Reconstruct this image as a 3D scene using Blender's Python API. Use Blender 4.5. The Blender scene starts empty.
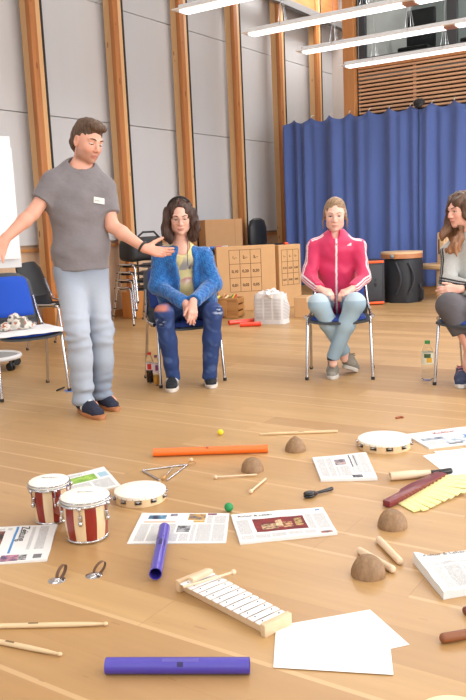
import bpy, bmesh, math, random
import numpy as np
from mathutils import Vector, Matrix, noise, Quaternion
random.seed(7); np.random.seed(7)
SC = bpy.context.scene
COL = SC.collection
PI = math.pi
# ---------------------------------------------------------------- camera (solved from the room's lines)
F_PX = 780.2
M = np.array([[0.83758643, 0.54461115, -0.04298453], [0.05172058, -0.15738029, -0.98618275], [-0.54385104, 0.82379011, -0.1599872]])
CAM = np.array([0, 0, 1.15])
cd = bpy.data.cameras.new('camera'); cam = bpy.data.objects.new('camera', cd); COL.objects.link(cam)
mw = Matrix.Identity(4)
for i in range(3):
    mw[i][0] = M[0][i]; mw[i][1] = -M[1][i]; mw[i][2] = -M[2][i]; mw[i][3] = CAM[i]
cam.matrix_world = mw
cd.sensor_width = 36; cd.lens = F_PX*36/700; cd.clip_start = 0.05; cd.clip_end = 100
SC.camera = cam

def ray(x, y): return M.T@np.array([(x-233)/F_PX, (y-350)/F_PX, 1])
def FL(x, y, z=0.0):                      # a point of the photo on the horizontal plane z
    d = ray(x, y); t = (z-CAM[2])/d[2]; p = CAM+t*d
    return Vector(p)
def ONY(x, y, Y): d = ray(x, y); return Vector(CAM+d*(Y/d[1]))
def ONX(x, y, X): d = ray(x, y); return Vector(CAM+d*(X/d[0]))

# ---------------------------------------------------------------- materials
def lin(c):
    if isinstance(c, str):
        c = [int(c[i:i+2], 16) for i in (0, 2, 4)]
    return tuple((v/255/12.92 if v/255 <= .04045 else ((v/255+.055)/1.055)**2.4) for v in c)
class NT:
    def __init__(s, name):
        s.m = bpy.data.materials.new(name); s.m.use_nodes = True
        s.t = s.m.node_tree; s.N = s.t.nodes; s.b = s.N['Principled BSDF']
    def n(s, typ, **kw):
        o = s.N.new(typ)
        for k, v in kw.items(): setattr(o, k, v)
        return o
    def l(s, a, b): s.t.links.new(a, b)
    def math(s, op, a, b=None, c=None):
        o = s.n('ShaderNodeMath', operation=op)
        for i, v in enumerate((a, b, c)):
            if v is None: continue
            if isinstance(v, (int, float)): o.inputs[i].default_value = v
            else: s.l(v, o.inputs[i])
        return o.outputs[0]
    def mix(s, fac, a, b, mode='MIX'):
        o = s.n('ShaderNodeMix', data_type='RGBA', blend_type=mode)
        for i, v in ((0, fac), (6, a), (7, b)):
            if isinstance(v, (int, float)): o.inputs[i].default_value = v
            elif isinstance(v, tuple): o.inputs[i].default_value = (*v[:3], 1)
            else: s.l(v, o.inputs[i])
        return o.outputs[2]
    def coord(s, which='Object', scale=(1, 1, 1), loc=(0, 0, 0), rot=(0, 0, 0)):
        c = s.n('ShaderNodeTexCoord'); mp = s.n('ShaderNodeMapping')
        mp.inputs['Scale'].default_value = scale; mp.inputs['Location'].default_value = loc; mp.inputs['Rotation'].default_value = rot
        s.l(c.outputs[which], mp.inputs[0]); return mp.outputs[0]
    def noise(s, vec, scale, detail=3, rough=.5):
        o = s.n('ShaderNodeTexNoise'); o.inputs['Scale'].default_value = scale
        o.inputs['Detail'].default_value = detail; o.inputs['Roughness'].default_value = rough
        if vec is not None: s.l(vec, o.inputs['Vector'])
        return o.outputs['Fac']
    def ramp(s, fac, stops):
        o = s.n('ShaderNodeValToRGB'); e = o.color_ramp.elements
        while len(e) < len(stops): e.new(.5)
        for q, (p, c) in zip(e, stops): q.position = p; q.color = (*c[:3], 1)
        s.l(fac, o.inputs[0]); return o.outputs[0]
    def bump(s, h, strength=.3, dist=.01):
        o = s.n('ShaderNodeBump'); o.inputs['Strength'].default_value = strength; o.inputs['Distance'].default_value = dist
        s.l(h, o.inputs['Height']); s.l(o.outputs[0], s.b.inputs['Normal'])
    def col(s, c):
        if isinstance(c, tuple): s.b.inputs['Base Color'].default_value = (*c[:3], 1)
        else: s.l(c, s.b.inputs['Base Color'])
    def set(s, **kw):
        for k, v in kw.items(): s.b.inputs[k.replace('_', ' ')].default_value = v
        return s
_mc = {}
def mat(name, c, rough=.5, metal=0, var=.06, scale=20, bump=0, stretch=(1, 1, 1), **kw):
    """plain material with a little procedural variation"""
    if name in _mc: return _mc[name]
    t = NT(name); c = lin(c)
    v = t.coord('Object', stretch); f = t.noise(v, scale)
    t.col(t.mix(f, tuple(x*(1-var) for x in c), tuple(min(1, x*(1+var)) for x in c)))
    t.set(Roughness=rough, Metallic=metal)
    if bump: t.bump(f, bump, .005)
    for k, q in kw.items(): t.b.inputs[k.replace('_', ' ')].default_value = q
    _mc[name] = t.m; return t.m
def wood(name, c1, c2, axis=0, scale=1.0, rough=.5, coat=0):
    if name in _mc: return _mc[name]
    t = NT(name); s = [14*scale]*3; s[axis] = 1.2*scale
    v = t.coord('Object', tuple(s)); f = t.noise(v, 1.6, 5, .6)
    f2 = t.noise(v, 8, 2)
    c = t.ramp(f, [(.3, lin(c1)), (.7, lin(c2))]); c = t.mix(t.math('MULTIPLY', f2, .25), c, tuple(x*.6 for x in lin(c1)))
    t.col(c); t.set(Roughness=rough, Coat_Weight=coat); _mc[name] = t.m; return t.m
def vcol_mat(name, rough=.6, nscale=150, nvar=.08, bump=.0, bscale=300, sss=0, sheen=0, stretch=(1, 1, 1)):
    """colour from the mesh attribute 'Col' (the thing's own colours), with fine procedural variation"""
    t = NT(name); a = t.n('ShaderNodeVertexColor', layer_name='Col')
    f = t.noise(t.coord('Object', stretch), nscale, 3)
    k = t.math('MULTIPLY_ADD', f, 2*nvar, 1-nvar)
    cc = t.n('ShaderNodeVectorMath', operation='SCALE'); t.l(a.outputs['Color'], cc.inputs[0]); t.l(k, cc.inputs['Scale'])
    t.col(cc.outputs[0]); t.set(Roughness=rough)
    if sss: t.set(Subsurface_Weight=sss, Subsurface_Scale=.01); t.b.inputs['Subsurface Radius'].default_value = (1, .35, .2)
    if sheen: t.set(Sheen_Weight=sheen)
    if bump: t.bump(t.noise(t.coord('Object', stretch), bscale, 2), bump, .003)
    return t.m
# ---------------------------------------------------------------- mesh helpers
def frame(d):
    d = Vector(d).normalized()
    u = d.orthogonal().normalized(); return u, d.cross(u), d
class B:
    def __init__(s): s.bm = bmesh.new()
    def box(s, c, size, rot=None, bev=0, seg=2):
        c = Vector(c); r = rot.to_matrix() if isinstance(rot, Quaternion) else (rot if rot is not None else Matrix.Identity(3))
        b2 = bmesh.new(); bmesh.ops.create_cube(b2, size=1)
        for v in b2.verts: v.co = Vector((v.co.x*size[0], v.co.y*size[1], v.co.z*size[2]))
        if bev: bmesh.ops.bevel(b2, geom=b2.edges[:], offset=bev, segments=seg, affect='EDGES', profile=.5)
        for v in b2.verts: v.co = r@v.co+c
        return s._merge(b2)
    def _merge(s, b2):
        me = bpy.data.meshes.new('t'); b2.to_mesh(me); b2.free(); s.bm.from_mesh(me); bpy.data.meshes.remove(me); return s
    def lathe(s, prof, o=(0, 0, 0), axis=(0, 0, 1), n=24, squash=None):
        """prof: (radius, height) list; radius 0 closes"""
        u, v, w = frame(axis); o = Vector(o)
        if squash is None: squash = (1, 1)
        rings = []
        for r, h in prof:
            if r < 1e-6: rings.append([s.bm.verts.new(o+w*h)])
            else: rings.append([s.bm.verts.new(o+w*h+(u*math.cos(2*PI*i/n)*squash[0]+v*math.sin(2*PI*i/n)*squash[1])*r) for i in range(n)])
        for a, b in zip(rings, rings[1:]):
            for i in range(n):
                j = (i+1) % n
                if len(a) == 1 and len(b) == 1: break
                if len(a) == 1: s.bm.faces.new((a[0], b[i], b[j]))
                elif len(b) == 1: s.bm.faces.new((a[i], a[j], b[0]))
                else: s.bm.faces.new((a[i], a[j], b[j], b[i]))
        return s
    def cyl(s, a, b, r, r2=None, n=16, cap=True):
        a = Vector(a); b = Vector(b); r2 = r if r2 is None else r2; L = (b-a).length
        p = [(r, 0), (r2, L)]
        if cap: p = [(0, 0)]+p+[(0, L)]
        return s.lathe(p, a, b-a, n)
    def rod(s, a, b, r, r2=None, n=14, e=None):
        """rod with rounded ends"""
        a = Vector(a); b = Vector(b); r2 = r if r2 is None else r2; L = (b-a).length
        p = [(0, 0), (r*.6, r*.12), (r*.9, r*.4), (r, r*.9), (r2, L-r2*.9), (r2*.9, L-r2*.4), (r2*.6, L-r2*.12), (0, L)]
        return s.lathe(p, a, b-a, n)
    def ball(s, c, r, n=16, sc=(1, 1, 1), rot=None):
        b2 = bmesh.new(); bmesh.ops.create_uvsphere(b2, u_segments=n, v_segments=max(6, n*2//3), radius=1)
        R = rot if rot is not None else Matrix.Identity(3)
        for v in b2.verts: v.co = R@Vector((v.co.x*r*sc[0], v.co.y*r*sc[1], v.co.z*r*sc[2]))+Vector(c)
        return s._merge(b2)
    def tube(s, pts, r, n=10, closed=False, cap=True):
        pts = [Vector(p) for p in pts]; N = len(pts); rs = r if isinstance(r, (list, tuple)) else [r]*N
        tang = []
        for i in range(N):
            a = pts[(i-1) % N] if (closed or i > 0) else pts[i]; b = pts[(i+1) % N] if (closed or i < N-1) else pts[i]
            tang.append((b-a).normalized())
        u = tang[0].orthogonal().normalized(); rings = []
        for i in range(N):
            u = (u-tang[i]*u.dot(tang[i])).normalized(); v = tang[i].cross(u)
            rings.append([s.bm.verts.new(pts[i]+(u*math.cos(2*PI*k/n)+v*math.sin(2*PI*k/n))*rs[i]) for k in range(n)])
        for i in range(N if closed else N-1):
            a, b = rings[i], rings[(i+1) % N]
            off = 0
            if closed and i == N-1:
                off = min(range(n), key=lambda q: (a[0].co-b[q].co).length)
            for k in range(n): s.bm.faces.new((a[k], a[(k+1) % n], b[(k+1+off) % n], b[(k+off) % n]))
        if cap and not closed:
            s.bm.faces.new(rings[0][::-1]); s.bm.faces.new(rings[-1])
        return s
    def prism(s, poly, z0, z1, bev=0, tf=None):
        b2 = bmesh.new()
        lo = [b2.verts.new((p[0], p[1], z0)) for p in poly]; hi = [b2.verts.new((p[0], p[1], z1)) for p in poly]
        b2.faces.new(lo[::-1]); b2.faces.new(hi); n = len(poly)
        for i in range(n): b2.faces.new((lo[i], lo[(i+1) % n], hi[(i+1) % n], hi[i]))
        bmesh.ops.recalc_face_normals(b2, faces=b2.faces[:])
        if bev: bmesh.ops.bevel(b2, geom=b2.edges[:], offset=bev, segments=2, affect='EDGES', profile=.5)
        if tf is not None:
            for v in b2.verts: v.co = tf@v.co
        return s._merge(b2)
    def grid(s, fn, nu, nv, uv=True, thick=None, closed_u=False):
        """surface fn(u,v)->point; thick: offset along fn normal downwards to close it as a slab"""
        P = [[Vector(fn(i/nu, j/nv)) for j in range(nv+1)] for i in range(nu+1)]
        V = [[s.bm.verts.new(P[i][j]) for j in range(nv+1)] for i in range(nu+1)]
        L = s.bm.loops.layers.uv.verify() if uv else None
        for i in range(nu):
            for j in range(nv):
                f = s.bm.faces.new((V[i][j], V[i+1][j], V[i+1][j+1], V[i][j+1]))
                if L:
                    for lp, (a, b) in zip(f.loops, ((i, j), (i+1, j), (i+1, j+1), (i, j+1))): lp[L].uv = (a/nu, b/nv)
        if thick is not None:
            T = Vector(thick)
            W = [[s.bm.verts.new(P[i][j]+T) for j in range(nv+1)] for i in range(nu+1)]
            for i in range(nu):
                for j in range(nv):
                    f = s.bm.faces.new((W[i][j], W[i][j+1], W[i+1][j+1], W[i+1][j]))
                    if L:
                        for lp in f.loops: lp[L].uv = (.002, .002)
            ed = [(i, 0) for i in range(nu)]+[(nu, j) for j in range(nv)]+[(i, nv) for i in range(nu, 0, -1)]+[(0, j) for j in range(nv, 0, -1)]
            for a, b in zip(ed, ed[1:]+ed[:1]):
                f = s.bm.faces.new((V[a[0]][a[1]], W[a[0]][a[1]], W[b[0]][b[1]], V[b[0]][b[1]]))
                if L:
                    for lp in f.loops: lp[L].uv = (.002, .002)
        return s
def link(name, me, m, parent=None, smooth=True, angle=40):
    o = bpy.data.objects.new(name, me); COL.objects.link(o)
    for q in (m if isinstance(m, (list, tuple)) else [m]): me.materials.append(q)
    if smooth:
        me.shade_smooth()
        if angle and angle < 170: me.set_sharp_from_angle(angle=math.radians(angle))
    if parent is not None: o.parent = parent
    return o
def obj(name, b, m, parent=None, smooth=True, angle=40, off=None, recalc=True, weld=False):
    if weld: bmesh.ops.remove_doubles(b.bm, verts=b.bm.verts[:], dist=1e-5)
    if recalc: bmesh.ops.recalc_face_normals(b.bm, faces=b.bm.faces[:])
    if off is not None:
        for v in b.bm.verts: v.co -= Vector(off)
    me = bpy.data.meshes.new(name); b.bm.to_mesh(me); b.bm.free()
    o = link(name, me, m, parent, smooth, angle)
    return o
def tag(o, label, cat, group=None, kind=None):
    o['label'] = label; o['category'] = cat
    if group: o['group'] = group
    if kind: o['kind'] = kind
    return o
def thing(name, label, cat, loc=(0, 0, 0), rotz=0, group=None):
    o = bpy.data.objects.new(name, None); COL.objects.link(o); o.location = loc; o.rotation_euler = (0, 0, rotz); o.empty_display_size = .1
    return tag(o, label, cat, group)
def struct(name, b, m, smooth=False, parent=None, **kw):
    o = obj(name, b, m, parent, smooth, **kw)
    if parent is None: o['kind'] = 'structure'
    return o
def single(name, b, m, label, cat, group=None, loc=None, **kw):
    """a one-mesh thing built in world coordinates, its origin moved to loc"""
    o = obj(name, b, m, None, off=loc, **kw)
    if loc is not None: o.location = loc
    return tag(o, label, cat, group)
def dup(root, loc, rotz=None, label=None, group=None):
    r = root.copy(); COL.objects.link(r); r.location = loc
    if rotz is not None: r.rotation_euler = (0, 0, rotz)
    if label: r['label'] = label
    if group: r['group'] = group
    for ch in list(root.children):
        c = ch.copy(); COL.objects.link(c); c.parent = r
        for g in list(ch.children):
            d = g.copy(); COL.objects.link(d); d.parent = c
    return r
def text_part(name, s, size, tf, m, parent, align='LEFT', extr=.0003, bold=0):
    cu = bpy.data.curves.new(name, 'FONT'); cu.body = s; cu.size = size; cu.align_x = align; cu.extrude = extr; cu.offset = bold
    t = bpy.data.objects.new(name, cu); COL.objects.link(t)
    bpy.context.view_layer.update()
    me = bpy.data.meshes.new_from_object(t.evaluated_get(bpy.context.evaluated_depsgraph_get()))
    bpy.data.objects.remove(t); me.transform(tf)
    return link(name, me, m, parent, False)
def basis(o, x, y):
    x = Vector(x).normalized(); y = Vector(y); y = (y-x*y.dot(x)).normalized(); z = x.cross(y)
    m = Matrix.Identity(4)
    for i in range(3): m[i][0] = x[i]; m[i][1] = y[i]; m[i][2] = z[i]; m[i][3] = o[i]
    return m
# ================================================================ THE ROOM
XL = -6.9; YC = 11.15; CEIL = 5.6
def floor_mat():
    t = NT('oak_floor'); g = t.n('ShaderNodeNewGeometry'); sp = t.n('ShaderNodeSeparateXYZ'); t.l(g.outputs['Position'], sp.inputs[0])
    x, y = sp.outputs[0], sp.outputs[1]
    W = .178
    r = t.math('DIVIDE', y, W); row = t.math('FLOOR', r); fr = t.math('FRACT', r)
    wn = t.n('ShaderNodeTexWhiteNoise', noise_dimensions='1D'); t.l(row, wn.inputs['W'])
    xs = t.math('DIVIDE', t.math('MULTIPLY_ADD', wn.outputs['Value'], 7.3, x), 2.3)
    pl = t.math('FLOOR', xs); fx = t.math('FRACT', xs)
    cmb = t.n('ShaderNodeCombineXYZ'); t.l(row, cmb.inputs[0]); t.l(pl, cmb.inputs[1])
    w2 = t.n('ShaderNodeTexWhiteNoise', noise_dimensions='3D'); t.l(cmb.outputs[0], w2.inputs['Vector'])
    tone = w2.outputs['Value']
    gv = t.n('ShaderNodeCombineXYZ'); t.l(t.math('MULTIPLY', x, 1.1), gv.inputs[0]); t.l(t.math('MULTIPLY', y, 16), gv.inputs[1]); t.l(t.math('MULTIPLY', tone, 40), gv.inputs[2])
    gr = t.noise(gv.outputs[0], 1.3, 5, .6)
    c = t.ramp(tone, [(0, lin('ac8453')), (.5, lin('b9925f')), (1, lin('c59f6b'))])
    c = t.mix(t.math('MULTIPLY', t.math('SUBTRACT', gr, .35), .9), c, lin('9c7548'))
    # pale sapwood stave along one edge of some planks
    stave = t.math('MULTIPLY', t.math('LESS_THAN', fr, .10), t.math('GREATER_THAN', w2.outputs['Color'] if False else t.math('FRACT', t.math('MULTIPLY', tone, 7.0)), .45))
    c = t.mix(t.math('MULTIPLY', stave, .45), c, lin('dab88a'))
    # fine joints
    j = t.math('ADD', t.math('LESS_THAN', fr, .008), t.math('LESS_THAN', fx, .0012))
    c = t.mix(t.math('MULTIPLY', j, .35), c, lin('8a5a2e'))
    # small dark nicks and scratches
    nv = t.n('ShaderNodeCombineXYZ'); t.l(t.math('MULTIPLY', x, 9), nv.inputs[0]); t.l(t.math('MULTIPLY', y, 40), nv.inputs[1])
    nk = t.math('GREATER_THAN', t.noise(nv.outputs[0], 1.0, 1), .765)
    c = t.mix(t.math('MULTIPLY', nk, .35), c, lin('8a5a30'))
    t.col(c); t.set(Roughness=.42, Coat_Weight=.22, Coat_Roughness=.28)
    t.bump(gr, .05, .002)
    return t.m
b = B(); b.box((-1, 6, -.05), (12.4, 19.4, .1)); struct('floor', b, floor_mat())
M_wall = mat('painted_wall', 'c9c4c0', .7, scale=3, var=.02)
M_panel = mat('white_wall_panel', 'c6c6c8', .55, scale=1.2, var=.035, stretch=(1, 3, .25))
M_low = wood('birch_wainscot', 'c9a98a', 'd8bda0', 2, .5)
M_ceil = mat('ceiling_paint', 'd8d5d0', .8, scale=2, var=.02)
b = B(); b.box((-1, 6, CEIL+.05), (12.4, 19.4, .1)); struct('ceiling', b, M_ceil)
# left wall behind the posts: wainscot, rail, three rows of pale panels with thin joints
b = B(); b.box((XL-.1, 5.5, CEIL/2), (.14, 18, CEIL)); struct('wall_left', b, M_low)
b = B()
for z0, z1 in ((1.0, 2.475), (2.483, 3.905), (3.913, 5.58)):
    b.box((XL, 5.5, (z0+z1)/2), (.06, 18, z1-z0), bev=.003, seg=1)
struct('trim_1', b, M_panel)
M_rail = wood('rail_wood', 'b07840', 'c98f55', 1, .6)
b = B(); b.box((XL-.01, 5.5, .945), (.05, 18, .035)); b.box((XL-.02, 5.5, .045), (.03, 18, .09)); struct('trim_2', b, M_rail)
# glulam posts
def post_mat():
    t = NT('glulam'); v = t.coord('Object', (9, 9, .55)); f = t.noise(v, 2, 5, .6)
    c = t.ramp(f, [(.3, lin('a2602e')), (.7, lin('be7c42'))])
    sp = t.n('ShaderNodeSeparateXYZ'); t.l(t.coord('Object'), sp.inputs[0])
    lam = t.math('GREATER_THAN', sp.outputs[1], .01)  # dark left, pale right: the posts' two-tone shading put into the colour
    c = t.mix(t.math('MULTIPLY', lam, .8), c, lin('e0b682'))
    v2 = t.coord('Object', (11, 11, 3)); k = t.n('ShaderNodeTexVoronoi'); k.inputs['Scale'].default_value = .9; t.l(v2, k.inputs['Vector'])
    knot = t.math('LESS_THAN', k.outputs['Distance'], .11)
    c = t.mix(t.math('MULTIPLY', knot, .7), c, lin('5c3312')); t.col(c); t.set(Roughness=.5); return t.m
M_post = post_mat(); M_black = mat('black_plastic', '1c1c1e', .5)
M_ply = wood('post_plinth_wood', 'c07a3a', 'd08c48', 2, .6)
post_y = [5.03+1.37*k for k in range(8)]
for k, y in enumerate(post_y):
    b = B(); b.box((0, 0, CEIL/2), (.07, .16, CEIL), bev=.012)
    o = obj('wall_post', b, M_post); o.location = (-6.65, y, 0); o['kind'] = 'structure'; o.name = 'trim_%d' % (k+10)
    b = B(); b.box((-6.66, y+.092, CEIL/2), (.1, .024, CEIL)); struct('shadow_gap_strip', b, M_black).name = 'trim_%d' % (k+30)  # black strip stands in for the shadow gap beside the post
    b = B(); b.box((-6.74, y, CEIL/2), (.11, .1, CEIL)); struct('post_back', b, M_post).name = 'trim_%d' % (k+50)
    b = B(); b.box((0, 0, .17), (.2, .34, .34), bev=.008)
    o = obj('trim', b, M_ply); o.location = (-6.6, y, 0); o['kind'] = 'structure'; o.name = 'trim_%d' % (k+70)
# steel channel and timber beam high on the left wall
M_steel = mat('grey_channel', '7f7f80', .45, .3)
b = B(); b.box((-6.6, 9, 4.72), (.1, 11, .11)); struct('trim_3', b, M_steel)
M_beam = wood('beam_wood', 'b56a34', 'c98350', 1, .6)
b = B(); b.box((-6.72, 13.0, 5.05), (.16, 2.3, .55)); struct('trim_4', b, M_beam)
# back wall left of the slatted gallery, and the gallery's side
b = B(); b.box((-6.0, 14.35, CEIL/2), (2.2, .1, CEIL)); struct('wall_back', b, mat('back_wall_paint', 'bdb0a8', .7, scale=2, var=.02))
b = B(); b.box((-5.02, 12.8, CEIL/2), (.1, 3.2, CEIL)); struct('wall_gallery_side', b, M_wall)
# curtain wall (plastered, hidden by the curtain) with wooden plinth
b = B(); b.box((.05, YC+.15, 1.25), (10.2, .1, 2.5)); struct('wall_curtain', b, M_wall)
b = B(); b.box((-.5, YC-.01, .075), (9.4, .03, .15), bev=.004); struct('baseboard_curtain', b, wood('plinth_wood', 'b98a58', 'cfa270', 0, .6))
# slatted timber panel
M_slat = wood('slat_wood', 'd6a27a', 'e6bb96', 0, .8); M_dark = mat('dark_board', '3a241a', .8)
b = B(); b.box((.05, YC+.13, 2.9), (10, .04, .84)); struct('trim_5', b, M_dark)
b = B()
n = 15
for i in range(n):
    z = 2.52+.055*i
    b.box((.05, YC+.06, z), (10, .045, .03), bev=.004, seg=1)
for x in (-4.1, -3.05, -2.0, -1): b.box((x, YC+.09, 2.9), (.04, .03, .8))
struct('trim_6', b, M_slat)
b = B(); b.box((-5.06, YC+.02, CEIL/2+.1), (.18, .16, CEIL-.2), bev=.01); struct('trim_7', b, wood('frame_post_wood', 'bd7c46', 'cf945c', 2, .6))
b = B(); b.box((.05, YC+.07, 3.33), (10, .1, .035)); struct('trim_8', b, wood('sill_wood', 'b87844', 'c98a58', 0, .6))
# gallery window: dark frame, panes, dim room behind
M_frame = mat('anthracite_frame', '3b3d42', .4)
win = bpy.data.objects.new('window_1', None); COL.objects.link(win); win['kind'] = 'structure'
b = B(); z0, z1 = 3.35, 5.4
mull = [-4.88, -3.55, -1.9, -.3, 1.3, 2.9, 4.5]
for i, x in enumerate(mull): b.box((x, YC+.07, (z0+z1)/2), (.14 if i else .1, .09, z1-z0), bev=.006)
b.box((-.2, YC+.07, z0+.06), (9.4, .09, .12), bev=.006); b.box((-.2, YC+.07, z1-.06), (9.4, .09, .12), bev=.006)
obj('window_frame', b, M_frame, win, False)
tg = NT('gallery_glass'); tg.col(lin('e8eeee')); tg.set(Roughness=.02, Transmission_Weight=1.0, IOR=1.05); M_glass = tg.m
b = B()
for a, c in zip(mull, mull[1:]): b.box(((a+c)/2, YC+.08, (z0+z1)/2), (c-a-.12, .008, z1-z0-.22))
obj('window_pane', b, M_glass, win, False)
M_gal = mat('gallery_wall_paint', '8d918f', .7, scale=2)
b = B(); b.box((0, 13.5, 4.0), (10, .08, 3.2)); struct('wall_gallery_back', b, M_gal)
b = B(); b.box((0, 12.4, 3.2), (10, 2.3, .08)); struct('trim_9', b, M_gal)
# right wall and rear wall (behind the camera) with unseen window openings added for light
b = B()
b.box((5.05, 5.5, .4), (.1, 18.2, .8)); b.box((5.05, 5.5, 4.8), (.1, 18.2, 1.6))
for y in (-3.3, 0, 3.3, 6.6, 9.9, 13.5): b.box((5.05, y, 2.4), (.1, .6, 3.2))
struct('wall_right', b, M_wall)
b = B(); b.box((-1, -3.6, .4), (12.2, .1, .8)); b.box((-1, -3.6, 4.8), (12.2, .1, 1.6))
for x in (-6.6, -3.2, 0, 3.2, 5): b.box((x, -3.6, 2.4), (.7, .1, 3.2))
struct('wall_rear', b, M_wall)
# ---------------------------------------------------------------- light
W = bpy.data.worlds.new('world'); SC.world = W; W.use_nodes = True
bg = W.node_tree.nodes['Background']; bg.inputs[0].default_value = (.92, .96, 1, 1); bg.inputs[1].default_value = 1.4
def area(name, loc, rot, sx, sy, e, c=(1, 1, 1)):
    l = bpy.data.lights.new(name, 'AREA'); l.shape = 'RECTANGLE'; l.size = sx; l.size_y = sy; l.energy = e; l.color = c
    o = bpy.data.objects.new(name, l); COL.objects.link(o); o.location = loc; o.rotation_euler = rot; return o
E_SIDE = 190; E_REAR = 22; E_LAMP = 46; E_UP = 30
for y in (1.65, 4.95, 8.25): area('added_daylight', (5.0, y, 2.4), (0, PI/2, 0), 3.0, 2.6, E_SIDE, (.97, .98, 1))  # area lights added at the unseen openings to brighten people and walls
for x in (-4.9, -1.6, 1.6): area('added_daylight', (x, -3.5, 2.4), (PI/2, 0, 0), 2.6, 3.0, E_REAR, (.97, .98, 1))
# pendant strip lamps
M_lampw = mat('lamp_white', 'e9e9ea', .4, var=.01)
td = NT('lamp_diffuser'); td.col((.9, .9, .9)); td.b.inputs['Emission Color'].default_value = (.98, .99, 1, 1); td.b.inputs['Emission Strength'].default_value = 2.0; M_diff = td.m
M_conn = mat('brown_connector', 'a67a62', .5)
M_wire = mat('steel_wire', '9a9a9a', .4, .8)
LX0 = -4.27
def lamp_row(y, label, k=1.0):
    r = thing('pendant_lamp', label, 'lamp', (LX0, y, 3.0), 0, 'pendant strip lamps in parallel rows')
    seg = 1.62; gap = .1; nseg = 4
    h = B(); 
    L = nseg*seg+(nseg-1)*gap
    h.box((L/2, 0, .035), (L+.02, .07, .05), bev=.006); h.box((L/2-.01, 0, .012), (L+.06, .2, .012), bev=.004, seg=1)
    obj('housing', h, M_lampw, r, False)
    for i in range(nseg):
        x0 = i*(seg+gap)
        d = B(); d.box((x0+seg/2+.01, 0, -.003), (seg-.02, .12, .016), bev=.003); obj('diffuser', d, M_diff, r, False)
        if i < nseg-1:
            c = B(); c.box((x0+seg+gap/2, 0, -.003), (gap+.02, .118, .016), bev=.003); obj('connector', c, M_conn, r, False)
        for xx in (x0+.38, x0+seg-.38):
            w = B(); top = Vector((xx, 0, CEIL-3.0)); mid = Vector((xx, 0, .35))
            w.cyl(top, mid, .003, n=6)
            for s in (-1, 1): w.cyl(mid, (xx, s*.06, .02), .0025, n=6)
            for s in (-1, 1): w.cyl(mid, (xx+s*.05, 0, .05), .0025, n=6)
            obj('suspension_wire', w, M_wire, r, False)
    area('lamp_light', (LX0+L/2, y, 2.97), (0, 0, 0), L, .12, E_LAMP*k, (.97, .98, 1)); area('added_uplight', (LX0+L/2, y, 3.08), (PI, 0, 0), L, .06, E_UP*k, (.97, .98, 1))  # upward light added to brighten the ceiling and upper walls
    return r
names = ['front white strip lamp, nearest and highest at the top edge of the photo', 'white strip lamp hanging directly behind the front lamp',
         'white strip lamp third from the front, crossing before the dark window', 'white strip lamp farthest back, along the bottom of the dark window']
for k in range(4): lamp_row(5.88+1.135*k, names[k])
for k in range(5): lamp_row(5.88-1.5*(k+1), 'white strip lamp hanging out of view over the circle', .32)  # extra unseen rows, added for lighting

# unseen ceiling panels added to brighten the passage and the gallery
def add_fill_panel(x, y, sx, sy, e, label):
    t = thing('fill_panel', label, 'lamp', (x, y, CEIL-.002), 0)
    b = B(); b.box((0, 0, -.03), (sx+.06, sy+.06, .06), bev=.006); obj('frame', b, M_lampw, t, False)
    b = B(); b.box((0, 0, -.063), (sx, sy, .01)); obj('diffuser', b, M_diff, t, False)
    area('lamp_light', (x, y, CEIL-.08), (0, 0, 0), sx, sy, e, (1, .98, .95))
add_fill_panel(-5.95, 12.8, .5, 1.8, 75, 'white ceiling panel lamp above the passage, out of view')
add_fill_panel(-2.0, 12.4, 4.0, .5, 60, 'white ceiling panel lamp inside the gallery, out of view')
# ================================================================ INSTRUMENTS ON THE FLOOR
def V2(p): return Vector((p[0], p[1], 0))
M_chrome = mat('chrome', 'c8c8ca', .18, 1, var=.02)
M_skinhead = mat('drum_skin', 'f6f0e2', .5, var=.03, scale=9)
M_maple = wood('maple_shell', 'dcb98a', 'ecd2a8', 0, .45, coat=.2)
M_pale = wood('pale_beech', 'dfc09c', 'efd8ba', 0, .5)
M_stick = wood('hickory', 'd9b98c', 'ead2aa', 0, .5)
def tube_instr(label, a, b, r, m, group=None, zo=0):
    """open plastic tuned tube"""
    a = Vector(a); b = Vector(b); c = (a+b)/2; ang = math.atan2(b.y-a.y, b.x-a.x); L = (b-a).length
    t = thing('percussion_tube', label, 'tube', (c.x, c.y, r+zo), ang, group)
    w = .0022
    q = B(); q.lathe([(r-w, -L/2), (r, -L/2), (r, L/2), (r-w, L/2), (r-w, -L/2)], (0, 0, 0), (1, 0, 0), 40)
    obj('tube_wall', q, m, t)
    return t, L
def tube_print(t, r, L, m, spots, logo=None):
    """printing on the tube: small raised marks wrapped on its upper side"""
    q = B()
    for (x, ang, w, h) in spots:
        n = 5
        q.grid(lambda u, v: ((x+(u-.5)*w), -math.sin(ang+(v-.5)*h/r)*(r+.0004), math.cos(ang+(v-.5)*h/r)*(r+.0004)), 2, n, uv=False)
    obj('printed_mark', q, m, t, recalc=False)
def plastic(name, c, **k): return mat(name, c, .34, var=.03, Coat_Weight=.6, Coat_Roughness=.25, **k)
M_orange = plastic('orange_plastic', 'f0701c'); M_violet = plastic('violet_plastic', '4438a4'); M_red = plastic('red_plastic', 'e63c1e')
M_ink = mat('printed_ink', '2a2058', .5)
R_T = .021
t, L = tube_instr('orange plastic percussion tube lying level behind the triangle and left coconut shell', FL(153.5, 456.5), FL(268, 452.5), R_T, M_orange)
tube_print(t, R_T, L, mat('orange_print', '8a3a20', .5), [(-.015, .5, .012, .012), (-.03, .3, .004, .004), (-.045, .5, .004, .004), (.03, .3, .004, .004), (.045, .6, .004, .004), (.06, .4, .004, .004), (-.06, .4, .004, .004), (.0, .05, .005, .005)])
t, L = tube_instr('violet plastic tube lying end-on across the newspaper in the middle foreground', FL(156, 582), FL(165, 535), R_T, M_violet, 'violet percussion tubes', .0075)
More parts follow.
